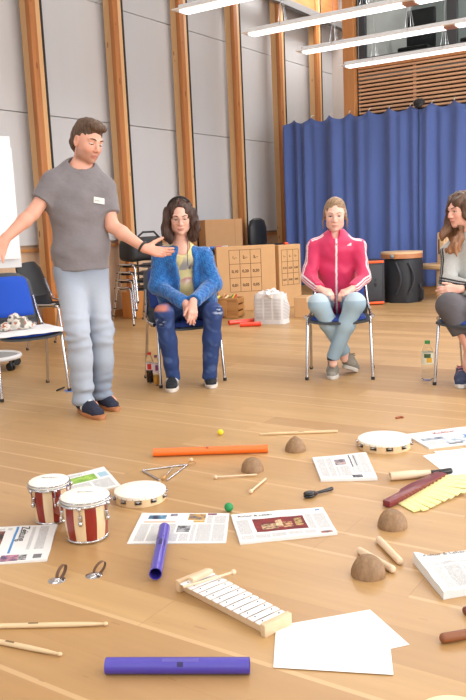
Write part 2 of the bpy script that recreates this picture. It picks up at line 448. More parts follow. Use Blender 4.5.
tube_print(t, R_T, L, M_ink, [(.02, 0, .05, .012), (.02, .75, .05, .006), (.06, -.6, .012, .012), (.075, .3, .006, .006), (-.02, .5, .006, .006)])
t, L = tube_instr('long violet plastic tube lying flat at the bottom edge, left of the blank sheets', FL(106.5, 673), FL(250, 673), R_T, M_violet, 'violet percussion tubes')
tube_print(t, R_T, L, mat('pale_print', '6f66b4', .5), [(.01, .12+.13*k, .095, .0016) for k in range(4)])
tube_print(t, R_T, L, M_ink, [(.01, .9, .016, .012)])
t, L = tube_instr('red plastic tube on the floor nearer the wrapped paper bag', FL(240, 327), FL(261, 326), .026, M_red, 'red tubes by the wooden crate')
t, L = tube_instr('red plastic tube on the floor beside the knee of the seated person in blue', FL(229, 325), FL(254, 322.5), .026, M_red, 'red tubes by the wooden crate')
# ---- bongos
def bongo():
    cR = FL(88, 537); cR.z = 0
    cL = FL(52, 520); cL.z = 0
    t = thing('bongo_drums', 'pair of bongo drums with cream heads and red and pale wood stripes', 'bongos', ((cR.x+cL.x)/2, (cR.y+cL.y)/2, 0))
    M_redw = wood('red_stained_wood', '7d1f16', '98291c', 2, .3, coat=.4)
    ms = NT('striped_shell'); sp = ms.n('ShaderNodeSeparateXYZ'); ms.l(ms.coord('Object'), sp.inputs[0])
    an = ms.math('ARCTAN2', sp.outputs[1], sp.outputs[0]); k = ms.math('GREATER_THAN', ms.math('FRACT', ms.math('MULTIPLY_ADD', an, 6/(2*PI), 11.317)), .5)
    g = ms.noise(ms.coord('Object', (20, 20, 2)), 4, 4)
    ms.col(ms.mix(k, ms.mix(g, lin('d9b98c'), lin('ecd3ab')), ms.mix(g, lin('76190f'), lin('98291c')))); ms.set(Roughness=.3, Coat_Weight=.4)
    for nm, c, R, Hh, rb in (('large', cR, .094, .165, .074), ('small', cL, .082, .165, .062)):
        o = c-t.location
        sh = B(); n = 40
        prof = [(rb-.012, .004), (rb-.004, 0), (rb, .006)]+[(rb+(R-.012-rb)*f**.8+.004*math.sin(PI*f), .01+(Hh-.03)*f) for f in [i/8 for i in range(1, 9)]]+[(R-.014, Hh-.015), (R-.02, Hh-.02)]
        sh.lathe(prof, (0, 0, 0), (0, 0, 1), n)
        s = obj('shell', sh, ms.m, t); s.location = o; s.rotation_euler = (0, 0, 0 if nm == 'large' else math.radians(13))
        h = B(); h.lathe([(R-.004, Hh-.012), (R-.003, Hh+.002), (R-.008, Hh+.006), (R*.6, Hh+.0055), (0, Hh+.005)], (0, 0, 0), (0, 0, 1), 48); hd = obj('drum_head', h, M_skinhead, t); hd.location = o
        if nm == 'large' or True:
            text_part('printed_mark', 'bongo'if False else 'PERCUSSION', .011, Matrix.Translation((0, 0, Hh+.0062))@Matrix.Rotation(math.radians(32), 4, 'Z')@Matrix.Translation((-.036, .02, 0)), mat('head_print', '6a6a64', .6), hd)
        hp = B(); hp.tube([Vector((math.cos(a)*R, math.sin(a)*R, Hh-.016)) for a in [2*PI*i/48 for i in range(48)]], .0055, 8, closed=True)
        hp.tube([Vector((math.cos(a)*(R-.001), math.sin(a)*(R-.001), Hh-.002)) for a in [2*PI*i/48 for i in range(48)]], .003, 8, closed=True)
        ho = obj('rim_hoop', hp, M_chrome, t); ho.location = o
        rg = B(); rg.tube([Vector((math.cos(a)*(rb+.001), math.sin(a)*(rb+.001), .008)) for a in [2*PI*i/40 for i in range(40)]], .005, 8, closed=True)
        ro = obj('bottom_ring', rg, M_chrome, t); ro.location = o
        for i in range(5):
            a = 2*PI*i/5 + (math.radians(-60) if nm == 'large' else math.radians(-100))
            d = Vector((math.cos(a), math.sin(a), 0)); l = B()
            p = d*(R+.004)
            l.cyl(p+Vector((0, 0, Hh-.01)), p+Vector((0, 0, Hh-.085))-d*.01, .0032, n=8)
            l.ball(p+Vector((0, 0, Hh-.02)), .008, 10, (1, 1, 1.2))
            l.box(p-d*.01+Vector((0, 0, Hh-.06)), (.016, .016, .028), Quaternion((0, 0, 1), a), bev=.005)
            l.ball(p+Vector((0, 0, Hh-.078))-d*.006, .0085, 10, (1, 1, 1.3))
            lo = obj('tuning_lug', l, M_chrome, t); lo.location = o
    m = (cR+cL)/2-t.location; d = (cR-cL); ang = math.atan2(d.y, d.x)
    b = B(); b.box((m.x, m.y, .085), (max(.03, d.length-.12), .05, .07), Quaternion((0, 0, 1), ang), bev=.006); obj('centre_block', b, M_redw, t)
bongo()
# ---- tambourines
def tambourine(label, c, R, Hh, rot, g):
    t = thing('tambourine', label, 'tambourine', (c.x, c.y, 0), rot, g)
    n = 60; slots = 10; w = .006
    b = B()
    # rim built as ring with open slots: lower and upper bands joined by blocks
    for z0, z1 in ((0, .012), (Hh-.014, Hh)):
        b.lathe([(R-w, z0), (R, z0), (R, z1), (R-w, z1), (R-w, z0)], (0, 0, 0), (0, 0, 1), n)
    for i in range(slots):
        a0 = 2*PI*(i+.22)/slots; a1 = 2*PI*(i+.78)/slots; k = 5
        for q in range(k):
            am = a0+(a1-a0)*(q+.5)/k
            b.box((math.cos(am)*(R-w/2), math.sin(am)*(R-w/2), Hh/2), (w, R*(a1-a0)/k*1.06, Hh-.02), Quaternion((0, 0, 1), am))
    obj('rim', b, M_maple, t, angle=30)
    h = B(); h.lathe([(R+.0012, Hh-.012), (R+.0015, Hh), (R-.003, Hh+.003), (R*.5, Hh+.0022), (0, Hh+.002)], (0, 0, 0), (0, 0, 1), n); obj('drum_head', h, M_skinhead, t)
    tk = B()
    for i in range(26):
        a = 2*PI*i/26; d = Vector((math.cos(a), math.sin(a), 0)); tk.ball(d*(R+.0015)+Vector((0, 0, Hh-.009)), .0022, 8)
    obj('tacks', tk, M_chrome, t)
    for i in range(slots):
        a = 2*PI*i/slots; d = Vector((math.cos(a), math.sin(a), 0)); j = B(); p = d*(R-.001)
        for z in (Hh/2-.005, Hh/2+.004): j.lathe([(0, z), (.006, z+.002), (.0145, z), (.0145, z+.001), (.006, z+.0035), (0, z+.002)], p, (0, 0, 1), 16)
        j.cyl(p+Vector((0, 0, .01)), p+Vector((0, 0, Hh-.012)), .0012, n=6)
        obj('jingle', j, M_chrome, t)
c1 = (FL(113, 500)+FL(168, 498))/2; c1.z = 0
tambourine('tambourine with cream skin lying beside the bongos', c1, .109, .044, .3, 'tambourines')
c2 = (FL(356, 447)+FL(413, 446))/2; c2.z = 0
tambourine('tambourine with cream skin lying at right behind the wooden shaker', c2, .131, .045, .9, 'tambourines')
# ---- coconut shell halves
def coconut(label, px, py, r, hgt, seed, peak=0):
    c = FL(px, py); c.z = 0; b = B(); n = 36; rings = 14
    m = NT('coconut_%d' % seed); f = m.noise(m.coord('Object', (1, 1, .4)), 60, 5, .7); f2 = m.noise(m.coord('Object'), 14, 2)
    m.col(m.mix(m.math('MULTIPLY', f2, .6), m.ramp(f, [(.3, lin('6e5236')), (.7, lin('a8845f'))]), lin('8c6e50'))); m.set(Roughness=.6); m.bump(f, .35, .003)
    P = []
    for i in range(rings+1):
        q = i/rings*PI/2; rr = r*math.cos(q)**(.85 if not peak else .8); z = hgt*math.sin(q)
        if peak: z = hgt*(i/rings)**.85
        P.append((rr, z))
    P = [(r-.006, 0)]+P; P[-1] = (0, P[-1][1])
    b.lathe(P, (0, 0, 0), (0, 0, 1), n)
    b.lathe([(r-.006, 0), (r*.8, hgt*.45), (0, hgt*.85)], (0, 0, 0), (0, 0, 1), n)
    for v in b.bm.verts:
        k = noise.noise(v.co*22+Vector((seed*7, 0, 0)))*.05; v.co.x *= 1+k; v.co.y *= 1+k
        if v.co.z > .002: v.co.z *= 1+k*.6
    o = obj('coconut_shell', b, m.m, None, weld=True); o.location = c; return tag(o, label, 'coconut shell', 'coconut shell halves')
coconut('half coconut shell near the end of the orange tube', 252.5, 470.5, .054, .063, 1)
coconut('pointed half coconut shell beneath the long drumstick at the back', 295.5, 450.5, .053, .078, 2, 1)
coconut('half coconut shell in front of the dark red rattle tip', 392.5, 526.5, .056, .066, 3)
coconut('half coconut shell nearest the front, touching one of the two claves', 368.5, 574.5, .056, .067, 4)
# ---- sticks, mallets, claves
def stick(name, label, a, b, r, cat, m, r2=None, group=None, tip=None, z=None, tipr=0, zb=None):
    a = Vector(a); b = Vector(b); a.z = r if z is None else z; b.z = (r if z is None else z) if zb is None else zb
    c = (a+b)/2; ang = math.atan2(b.y-a.y, b.x-a.x); L = (b-a).length; pit = math.asin((b.z-a.z)/L)
    t = thing(name, label, cat, c, ang, group); t.rotation_euler = (0, -pit, ang)
    r2 = r if r2 is None else r2
    q = B(); q.rod((-L/2, 0, 0), (L/2, 0, 0), r, r2, 16); obj('shaft', q, m, t)
    if tip == 'acorn':
        q = B(); q.lathe([(0, 0), (r2*.7, .002), (r2*.9, .008), (r2*.8, .016), (r2*.5, .02)], (L/2-.004, 0, 0), (1, 0, 0), 14); obj('tip', q, m, t)
    if tip == 'ball':
        q = B(); q.ball((L/2, 0, 0), tipr, 18); obj('mallet_head', q, M_pale, t)
    return t
def dstick(label, a, b, group, z=None, zb=None):
    """drumstick, tapering to a small tip at b"""
    a = Vector(a); b = Vector(b); r = .0075; a.z = r if z is None else z; b.z = r if zb is None else zb
    c = (a+b)/2; ang = math.atan2(b.y-a.y, b.x-a.x); L = (b-a).length; pit = math.asin((b.z-a.z)/L)
    t = thing('drumstick', label, 'drumstick', c, 0, group); t.rotation_euler = (0, -pit, ang)
    q = B(); q.lathe([(0, -L/2), (.004, -L/2+.001), (.0068, -L/2+.004), (.0075, -L/2+.01), (.0075, L/2-.11), (.006, L/2-.05), (.0038, L/2-.016)], (0, 0, 0), (1, 0, 0), 16); obj('shaft', q, M_stick, t)
    q = B(); q.lathe([(.0036, L/2-.017), (.0036, L/2-.013), (.0058, L/2-.009), (.0058, L/2-.004), (.003, L/2), (0, L/2+.0005)], (0, 0, 0), (1, 0, 0), 14); obj('tip', q, M_stick, t)
    q = B(); q.grid(lambda u, v: (-.03+u*.03, -.004+v*.008, .0078-abs(v-.5)*.0012), 1, 4, uv=False); obj('printed_mark', q, mat('stick_print', '77603e', .6), t, recalc=False)
    return t
dstick('wooden drumstick at bottom left, the farther of the two', FL(-30, 629), FL(108, 626), 'drumsticks at bottom left')
dstick('wooden drumstick at bottom left, the nearer of the two', FL(-30, 638), FL(62, 657), 'drumsticks at bottom left')
t = dstick('long drumstick lying at the back by the pointed coconut shell', FL(338, 432.5), FL(259, 435.5), None)
stick('mallet', 'thin mallet with pale wooden ball lying against the left coconut shell', FL(257, 476.5), FL(215.5, 479), .004, 'mallet', M_pale, tip='ball', tipr=.0095, z=.0095)
stick('mallet', 'short wooden mallet with round head left of the black castanet', FL(266, 480.5), FL(251, 493.5), .0045, 'mallet', M_pale, tip='ball', tipr=.010, z=.010)
stick('clave', 'pale wooden clave lying free, the farther of the pair', FL(378, 542), FL(401, 566), .0125, 'clave', M_pale, group='claves by the front coconut shell')
stick('clave', 'pale wooden clave pressed against the front coconut shell', FL(358, 553), FL(394.5, 574), .0125, 'clave', M_pale, group='claves by the front coconut shell')
M_rose = wood('rosewood', '7a4526', '95582f', 0, .35, coat=.3)
stick('clave', 'thick brown wooden clave at the right edge below the crumpled newspaper', FL(440, 643.5), FL(500, 633), .014, 'clave', M_rose, group='brown claves at the right edge')
stick('clave', 'brown wooden clave whose tip just enters at the right edge, the farther one', FL(463, 615.5), FL(515, 606), .013, 'clave', wood('dark_rosewood', '5f2d1c', '7a3d26', 0, .35, coat=.3), group='brown claves at the right edge')
# drum edge at the bottom right
c = FL(456, 741); c.z = 0
t = thing('hand_drum', 'cream rim of a hand drum just entering at the bottom right', 'drum', c)
b = B(); b.lathe([(.085, 0), (.09, 0), (.09, .05), (.085, .05), (.085, 0)], (0, 0, 0), (0, 0, 1), 48); obj('shell', b, M_maple, t)
b = B(); b.lathe([(.0912, .04), (.091, .05), (.087, .054), (0, .053)], (0, 0, 0), (0, 0, 1), 48); obj('drum_head', b, mat('cream_drum_head', 'ecd9a8', .5), t)
# balls
for nm, px, py, c, r, lb in (('y', 220.5, 435, 'e8d21c', .0165, 'small yellow ball on the floor behind the orange tube'), ('g', 229, 511.5, '1f8a4c', .0185, 'small green ball between the two middle newspapers')):
    p = FL(px, py); b = B(); b.ball((0, 0, r), r, 24, (1, 1, 1)); 
    m = mat('ball_'+nm, c, .5, bump=.2, scale=90)
    o = obj('shaker_ball', b, m); o.location = (p.x, p.y, 0); tag(o, lb, 'ball')
# ---- triangle and beater
A_ = FL(142, 471.5); A2 = FL(159.5, 481); Bq = FL(188, 465.5); C_ = FL(167, 481.5)
t = thing('triangle', 'steel triangle lying on the floor left of the orange tube', 'triangle', (A_.x, A_.y, 0))
def rel(p, z): q = Vector(p)-t.location; q.z = z; return q
b = B(); r = .0048
def rnd(p, q, s, f=.07):
    p, q, s = Vector(p), Vector(q), Vector(s); a = q+(p-q).normalized()*.012; c = q+(s-q).normalized()*.012
    return [a.lerp(q, k).lerp(q.lerp(c, k), k) for k in (0, .25, .5, .75, 1)]
P = [rel(A2, r)]+rnd(rel(A2, r), rel(A_, r), rel(Bq, r))+rnd(rel(A_, r), rel(Bq, r), rel(C_, r))+[rel(C_, r)]
b.tube(P, r, 10); obj('bent_rod', b, M_chrome, t)
b = B(); p0 = rel(FL(188, 465.5), .008)
ex = (FL(197, 464)-FL(188, 465.5)).normalized(); ey = Vector((-ex.y, ex.x, 0))
b.tube([p0+ex*(.02-.02*math.cos(q))+ey*(.012*math.sin(q))+Vector((0, 0, .004*math.sin(q))) for q in [2*PI*i/16 for i in range(16)]], .0016, 6, closed=True)
obj('cord_loop', b, mat('tan_cord', 'a97a48', .8), t)
b = B(); b.ball(rel(FL(191.3, 461.5), .0095), .0095, 14); obj('cord_bead', b, M_pale, t)
a0 = FL(174.5, 467.5); a1 = FL(163.5, 480)
t = thing('triangle_beater', 'thin steel beater with wooden ball handle lying inside the triangle', 'beater', (a0.x, a0.y, 0))
b = B(); b.cyl((0, 0, .0125), Vector(a1)-Vector(a0)+Vector((0, 0, .006)), .0026, n=10); obj('rod', b, M_chrome, t)
b = B(); d = (Vector(a1)-Vector(a0)); dn = d.normalized()
b.lathe([(0, 0), (.004, .001), (.0045, .012), (.007, .022), (.0085, .032), (.0065, .04), (0, .043)], d-dn*.033+Vector((0, 0, .009)), dn, 14); obj('handle', b, wood('beater_wood', 'c08a4a', 'd6a666', 0, .4), t)
# ---- castanet on a handle
a0 = FL(304, 499); a1 = FL(333, 491)
t = thing('castanet', 'black castanet clapper on a slim handle lying in the middle', 'castanet', (a0.x, a0.y, 0), math.atan2(a1.y-a0.y, a1.x-a0.x))
L = (Vector(a1)-Vector(a0)).length
M_blk = mat('black_lacquer', '17171a', .25, var=.03)
for z, s in ((.009, 1), (.019, -1)):
    b = B(); b.ball((.028, 0, z), .026, 20, (1.05, .8, .36)); obj('castanet_shell', b, M_blk, t)
b = B(); b.box((.055, 0, .013), (.02, .022, .018), bev=.004); obj('hinge_block', b, mat('brown_block', '3a1c1a', .4), t)
b = B(); b.rod((.06, 0, .012), (L, 0, .012), .0055, .0085, 14); obj('handle', b, M_blk, t)
# ---- wooden tube shaker
a0 = FL(390, 480.5); a1 = FL(430, 477); a2 = FL(450, 475)
ang = math.atan2(a1.y-a0.y, a1.x-a0.x); L = (Vector(a1)-Vector(a0)).length; r = .019
t = thing('wooden_shaker', 'pale wooden tube shaker with a black grip, behind the dark red rattle', 'shaker', (a0.x, a0.y, r), ang)
b = B(); b.lathe([(r-.005, 0), (r-.001, 0), (r, .002), (r, L*.62), (r*.82, L*.7), (r*.8, L), (0, L)], (0, 0, 0), (1, 0, 0), 28); b.lathe([(r-.005, 0), (r-.006, .03), (0, .03)], (0, 0, 0), (1, 0, 0), 28); obj('tube_body', b, M_pale, t)
b = B(); b.rod((L-.005, 0, -.004), (L+.105, .0, .002), .0145, .014, 18); obj('grip', b, M_blk, t)
b = B(); b.rod((L*.42, .026, -.012), (L+.02, .024, -.012), .006, .006, 12); obj('striker', b, M_blk, t)
# ---- red rattle with yellow slats
h0 = FL(386.5, 508); h1 = FL(444, 479)
ang = math.atan2(h1.y-h0.y, h1.x-h0.x); L = (Vector(h1)-Vector(h0)).length
t = thing('slat_rattle', 'dark red wooden rattle handle with fanned pale yellow slats at right', 'rattle', (h0.x, h0.y, 0), ang)
M_mar = wood('maroon_wood', '6e1c22', '842630', 0, .3, coat=.3)
b = B()
poly = [(0, -.016), (0, .018), (L*.27, .02), (L*.34, .034), (L*.5, .04), (L*.97, .036), (L, .028), (L, -.014), (L*.5, -.018)]
b.prism(poly, .004, .03, bev=.002); obj('handle', b, M_mar, t)
mt = rel
M_yel = wood('yellow_slat', 'e6de86', 'f2ecaa', 0, .5)
inv = (Matrix.Translation((h0.x, h0.y, 0))@Matrix.Rotation(ang, 4, 'Z')).inverted()
tips = [(417, 512.5), (426, 511.5), (433, 508.5), (439, 505.5), (446, 502.5), (453, 500), (459, 497), (466, 495), (472, 491), (478, 487), (483, 483), (487, 479)]
for i, q in enumerate(tips):
    f = i/(len(tips)-1)
    e = inv@FL(*q); s = Vector((L*(.17+.78*f), -.018, 0)); e.z = s.z = 0
    d = e-s; a = math.atan2(d.y, d.x)
    b = B(); b.box(s+d/2+Vector((0, 0, .006+.0012*i)), (d.length, .031, .005), Quaternion((0, 0, 1), a)@Quaternion((1, 0, 0), .14), bev=.0015)
    obj('slat', b, M_yel, t)
b = B()
for i in range(14):
    f = i/13; x = L*(.2+.74*f); b.tube([(x, -.016, .028), (x+.004, -.024, .031), (x+.008, -.03, .018+.001*i)], .0012, 5)
obj('lacing_cord', b, mat('brown_cord', '9a6a42', .8), t)
# ---- glockenspiel
g0 = FL(170, 578); g1 = FL(276, 626); 
pA = FL(184, 587, .03); pB = FL(262, 627, .03); pC = FL(287, 613, .03); pD = FL(217, 575, .03)
cc = (pA+pB+pC+pD)/4; ex = ((pB-pA)+(pC-pD)).normalized(); ex.z = 0; ang = math.atan2(ex.y, ex.x)
t = thing('glockenspiel', 'small glockenspiel with white metal bars on a wooden frame', 'glockenspiel', (cc.x, cc.y, 0), ang)
inv = (Matrix.Translation((cc.x, cc.y, 0))@Matrix.Rotation(ang, 4, 'Z')).inverted()
lA, lB, lC, lD = [inv@p for p in (pA, pB, pC, pD)]
xa = (lA.x+lD.x)/2-.02; xb = (lB.x+lC.x)/2; wa = abs(lD.y-lA.y); wb = abs(lC.y-lB.y)
wl, wr = max(wa, .075)*.5, max(wb, .075)*.5
M_base = wood('glock_base', 'd6b48c', 'e6caa4', 0, .5)
b = B()
for s in (-1, 1): b.prism([(xa-.02, s*wl*.62-.007), (xb, s*wr*.62-.007), (xb, s*wr*.62+.007), (xa-.02, s*wl*.62+.007)], 0, .026, bev=.0015)
obj('side_rail', b, M_base, t)
for x, w in ((xa-.02, wl), (xb+.006, wr)):
    b = B(); b.box((x, 0, .019), (.02, w*2.0, .038), bev=.002); obj('end_block', b, M_base, t)
M_bar = mat('white_metal_bar', 'f2f2f2', .25, .1, var=.01)
nb = 12
for i in range(nb):
    f = i/(nb-1); x = xa+.004+(xb-.02-xa)*f; w = (wr+.008)*(1-f)+(wr)*f
    w = wl+(wr-wl)*f
    hw = (wl*.98+(wr*.98-wl*.98)*f)
    b = B(); b.box((x, 0, .031), ((xb-xa)/nb*.82, hw*2, .0035), bev=.0012); bo = obj('tone_bar', b, M_bar, t)
    q = B()
    for s in (-1, 1): q.ball((x, s*hw*.62, .0335), .0026, 8, (1, 1, .7))
    obj('bar_screw', q, mat('dark_screw', '55575a', .4, .6), bo)
stick('mallet', 'mallet with round wooden head lying on the top of the glockenspiel', FL(183, 586, .045), FL(233.5, 573, .038), .004, 'mallet', M_pale, tip='ball', tipr=.0095, z=.041)
a0 = FL(192, 584.5, .04); a1 = FL(212, 575, .04)
b = B(); d = Vector(a1)-Vector(a0); b.box(((a0.x+a1.x)/2-.012, (a0.y+a1.y)/2+.012, .047), (.088, .02, .016), Quaternion((0, 0, 1), math.atan2(d.y, d.x)), bev=.003)
single('wooden_block', b, M_pale, 'small pale wooden block lying at the narrow end of the glockenspiel', 'wooden block', loc=((a0.x+a1.x)/2, (a0.y+a1.y)/2, .039))
# ---- finger cymbals with leather loops
def cymbal(label, px, py, dx):
    c = FL(px, py); t = thing('finger_cymbal', label, 'finger cymbal', (c.x, c.y, 0), 0, 'finger cymbals left of the violet tube')
    b = B(); b.lathe([(0, .0105), (.006, .010), (.010, .006), (.022, .0028), (.029, .001), (.029, 0), (.022, .0015), (.01, .0045), (0, .008)], (0, 0, 0), (0, 0, 1), 32); obj('cymbal_disc', b, M_chrome, t)
    M_l = mat('brown_leather', '6d4f3c', .6)
    d = Vector((dx[0], dx[1], 0)); s = Vector((-d.y, d.x, 0)).normalized()
    b = B(); pts = []
    for i in range(17):
        q = PI*2*i/16; pts.append(Vector((0, 0, .010))+d*(.5-.5*math.cos(q))+Vector((0, 0, .018*math.sin(q)+.02*(.5-.5*math.cos(q)))))
    w = .0065
    b.grid(lambda u, v: pts[int(round(u*16))]+s*((v-.5)*2*w), 16, 2, uv=False, thick=(0, 0, -.0015)); obj('strap', b, M_l, t)
rgt = Vector((M[0][0], M[0][1], 0)).normalized(); fw = Vector((-rgt.y, rgt.x, 0))
cymbal('shiny finger cymbal with brown leather strap, left one of the pair', 57, 580.5, rgt*.022+fw*.045)
cymbal('shiny finger cymbal with brown leather strap, right one of the pair', 94, 575.5, rgt*.035+fw*.03)
# ================================================================ PAPERS AND NEWSPAPERS
def news_mat(name, images=(), text=(), bars=(), base='e6e5e2', ncol=5, lines=60):
    """newsprint: uv rectangles. images (u0,v0,u1,v1,colA,colB,scale); text (u0,v0,u1,v1); bars (u0,v0,u1,v1,col)"""
    t = NT(name); uv = t.n('ShaderNodeTexCoord').outputs['UV']; sp = t.n('ShaderNodeSeparateXYZ'); t.l(uv, sp.inputs[0]); u, v = sp.outputs[0], sp.outputs[1]
    def rect(r):
        a = t.math('MULTIPLY', t.math('GREATER_THAN', u, r[0]), t.math('LESS_THAN', u, r[2]))
        b = t.math('MULTIPLY', t.math('GREATER_THAN', v, r[1]), t.math('LESS_THAN', v, r[3])); return t.math('MULTIPLY', a, b)
    f = t.noise(t.coord('UV'), 6, 3)
    c = t.mix(f, tuple(x*.95 for x in lin(base)), lin(base))
    tm = None
    for r in text:
        q = rect(r); tm = q if tm is None else t.math('MAXIMUM', tm, q)
    if tm is not None:
        ln = t.math('GREATER_THAN', t.math('FRACT', t.math('MULTIPLY', v, lines)), .45)
        cu = t.math('FRACT', t.math('MULTIPLY', u, ncol)); colm = t.math('MULTIPLY', t.math('GREATER_THAN', cu, .06), t.math('LESS_THAN', cu, .95))
        wv = t.n('ShaderNodeCombineXYZ'); t.l(t.math('MULTIPLY', u, ncol*26), wv.inputs[0]); t.l(t.math('FLOOR', t.math('MULTIPLY', v, lines)), wv.inputs[1])
        wd = t.math('GREATER_THAN', t.noise(wv.outputs[0], 1, 1), .40)
        k = t.math('MULTIPLY', t.math('MULTIPLY', ln, colm), t.math('MULTIPLY', wd, tm))
        c = t.mix(t.math('MULTIPLY', k, .62), c, lin('4a4a50'))
    for r in bars: c = t.mix(rect(r), c, lin(r[4]))
    for i, r in enumerate(images):
        fz = t.noise(t.coord('UV', loc=(i*3.1, 0, 0)), r[6], 4, .6)
        c = t.mix(rect(r), c, t.ramp(fz, [(.38, lin(r[4])), (.62, lin(r[5]))]))
    t.col(c); t.set(Roughness=.75); return t.m
M_inkb = mat('news_ink', '3a3a3e', .8)
def newspaper(label, quad, m, thick=.006, wave=.003, seed=0, name='newspaper', fold=None, group='newspapers on the floor', zoff=0, lift=None):
    """quad: four photo corners of the sheet in reading order (top left, top right, bottom right, bottom left)"""
    P = [FL(*p) for p in quad]; c = sum(P, Vector())/4; c.z = 0
    t = thing(name, label, 'newspaper' if name == 'newspaper' else 'paper', c, 0, group)
    def f(u, v):
        v2 = 1-v; p = P[0].lerp(P[1], u).lerp(P[3].lerp(P[2], u), v2)-c
        k = noise.noise(Vector((u*2.6+seed*5, v*2.2, seed)))
        z = thick+wave*(1+k)*.8+wave*.25*noise.noise(Vector((u*7, v*7, seed+3)))
        if lift: z += lift(u, v)
        # slight irregular outline
        return Vector((p.x+.002*noise.noise(Vector((u*5, v*5, seed+9))), p.y, z+zoff))
    b = B(); nu, nv = 30, 22; b.grid(f, nu, nv)
    # lower sheets: side skirt down to the floor
    bm = b.bm; L = bm.loops.layers.uv.verify()
    vs = list(bm.verts)
    idx = lambda i, j: vs[i*(nv+1)+j]
    ed = [(i, 0) for i in range(nu)]+[(nu, j) for j in range(nv)]+[(i, nv) for i in range(nu, 0, -1)]+[(0, j) for j in range(nv, 0, -1)]
    low = {e: bm.verts.new((idx(*e).co.x, idx(*e).co.y, zoff+.0004)) for e in ed}
    for a, e in zip(ed, ed[1:]+ed[:1]):
        fc = bm.faces.new((idx(*a), low[a], low[e], idx(*e)))
        for lp in fc.loops: lp[L].uv = (.004, .004)
    fc = bm.faces.new([low[e] for e in ed])
    for lp in fc.loops: lp[L].uv = (.004, .004)
    obj('pages', b, m, t, angle=30)
    def place(u, v, dz=.0012):
        return f(u, v)+Vector((0, 0, dz))
    t_p = place
    return t, place
def headline(t, place, s, u, v, size, du=.1, dv=0, m=None, bold=.0, dz=.0015):
    o = place(u, v, 0); x = place(u+du, v+dv, 0)-o; z = max(place(u+k*du, v, 0).z for k in (-.5, 0, .5, 1, 2)); o = Vector((o.x, o.y, z+dz)); x.z = 0
    y = Vector((-x.y, x.x, 0)); text_part('printed_heading', s, size, basis(o, x, y), m or M_inkb, t, bold=bold)
# front left newspaper (masthead runs down the right side)
m1 = news_mat('news_front', images=[(.0, .19, .50, .86, '3a2a26', 'd98a74', 5), (.55, .02, .72, .18, '4a4a66', 'c98a9a', 14), (.72, .03, .80, .17, '34343a', 'b8b8b8', 20)],
    bars=[(.60, .22, .625, .97, '4a86c0'), (.86, .05, .94, .16, '707074')], text=[(.02, .88, .56, .94), (.76, .3, .80, .95), (.84, .3, .93, .95)], ncol=4, lines=46)
t, pl = newspaper('newspaper with a pinkish photo, cut by the left edge beside the bongos', [(-42, 531), (57.5, 526), (47, 561.5), (-62, 569)], m1, seed=1)
o = pl(.655, .95, 0); x = pl(.655, .1, 0)-o; o.z = max(pl(.66, k/10, 0).z for k in range(11))+.0012; x.z = 0
text_part('printed_heading', 'Zeitung', .046, basis(o, x, Vector((-x.y, x.x, 0))), M_inkb, t)
# newspaper half hidden behind the bongos
m2 = news_mat('news_green', images=[(.42, .52, .80, .8, '6a9a3a', 'a4c45a', 8)], text=[(.05, .08, .95, .48), (.05, .84, .7, .95)], ncol=3, lines=30, bars=[(.84, .55, .97, .78, '9fc0cf')])
newspaper('newspaper with a green picture lying mostly behind the bongos', [(34, 485), (104, 468.5), (121, 487), (50, 504)], m2, seed=2)
# middle newspaper under the violet tube
m3 = news_mat('news_middle', images=[(.10, .78, .30, .92, '243048', '6aa0c0', 9), (.55, .74, .74, .97, '3a4a60', 'd0a050', 10), (.46, .34, .60, .56, '2a2a2e', 'a8a8ac', 12), (.34, .88, .42, .97, '505060', '9090a0', 12), (.62, .66, .74, .73, '8a6a3a', 'd8b060', 12), (.76, .92, .86, .99, '5a3a4a', 'a06a7a', 12)],
    bars=[(.07, .66, .42, .72, 'e8b8a4')], text=[(.05, .06, .44, .62), (.62, .05, .97, .60), (.76, .62, .97, .9), (.44, .05, .6, .3)], ncol=6, lines=48)
newspaper('newspaper full of text columns lying under the end-on violet tube', [(142, 514), (229.5, 514), (226, 543.5), (127, 544.5)], m3, thick=.003, wave=.0015, seed=3)
# newspaper with the big red picture
m4 = news_mat('news_red', images=[(.20, .26, .74, .76, '5c1c1e', '8a2a2a', 7), (.27, .34, .44, .55, '3a2018', 'd8b48a', 22), (.43, .40, .50, .66, '8a4a30', 'f0dcb0', 18), (.50, .36, .60, .56, '5c1c1e', 'd8a878', 24), (.63, .40, .71, .68, '5c1c1e', 'c8b070', 20), (.84, .03, .96, .12, '3a3040', 'c89078', 14)],
    text=[(.03, .22, .18, .76), (.76, .22, .97, .78), (.03, .06, .80, .19)], ncol=6, lines=44, bars=[(.02, .80, .98, .806, '88888c'), (.90, .88, .95, .94, '6a88b0')])
t, pl = newspaper('newspaper with a large dark red stage picture', [(231, 517), (323, 510), (337.5, 535), (240, 545)], m4, thick=.006, wave=.006, seed=4)
headline(t, pl, 'Kultur & Leben', .06, .845, .022, .2, m=M_inkb, dz=.002)
# newspaper upper middle
m5 = news_mat('news_oval', images=[(.36, .56, .56, .80, '4a4a60', 'c0a8a0', 9), (.58, .04, .76, .14, '303034', '70707a', 14)], text=[(.05, .1, .32, .9), (.34, .1, .6, .5), (.63, .2, .66, .95), (.70, .2, .95, .95)],
    bars=[(.645, .45, .67, .95, '4a4a4e'), (.73, .5, .75, .92, '6a6a6e')], ncol=5, lines=40)
newspaper('folded newspaper with a small round picture, left of the pale shaker', [(312.5, 460), (366, 454.5), (377.5, 480.5), (321, 482)], m5, thick=.009, wave=.004, seed=5)
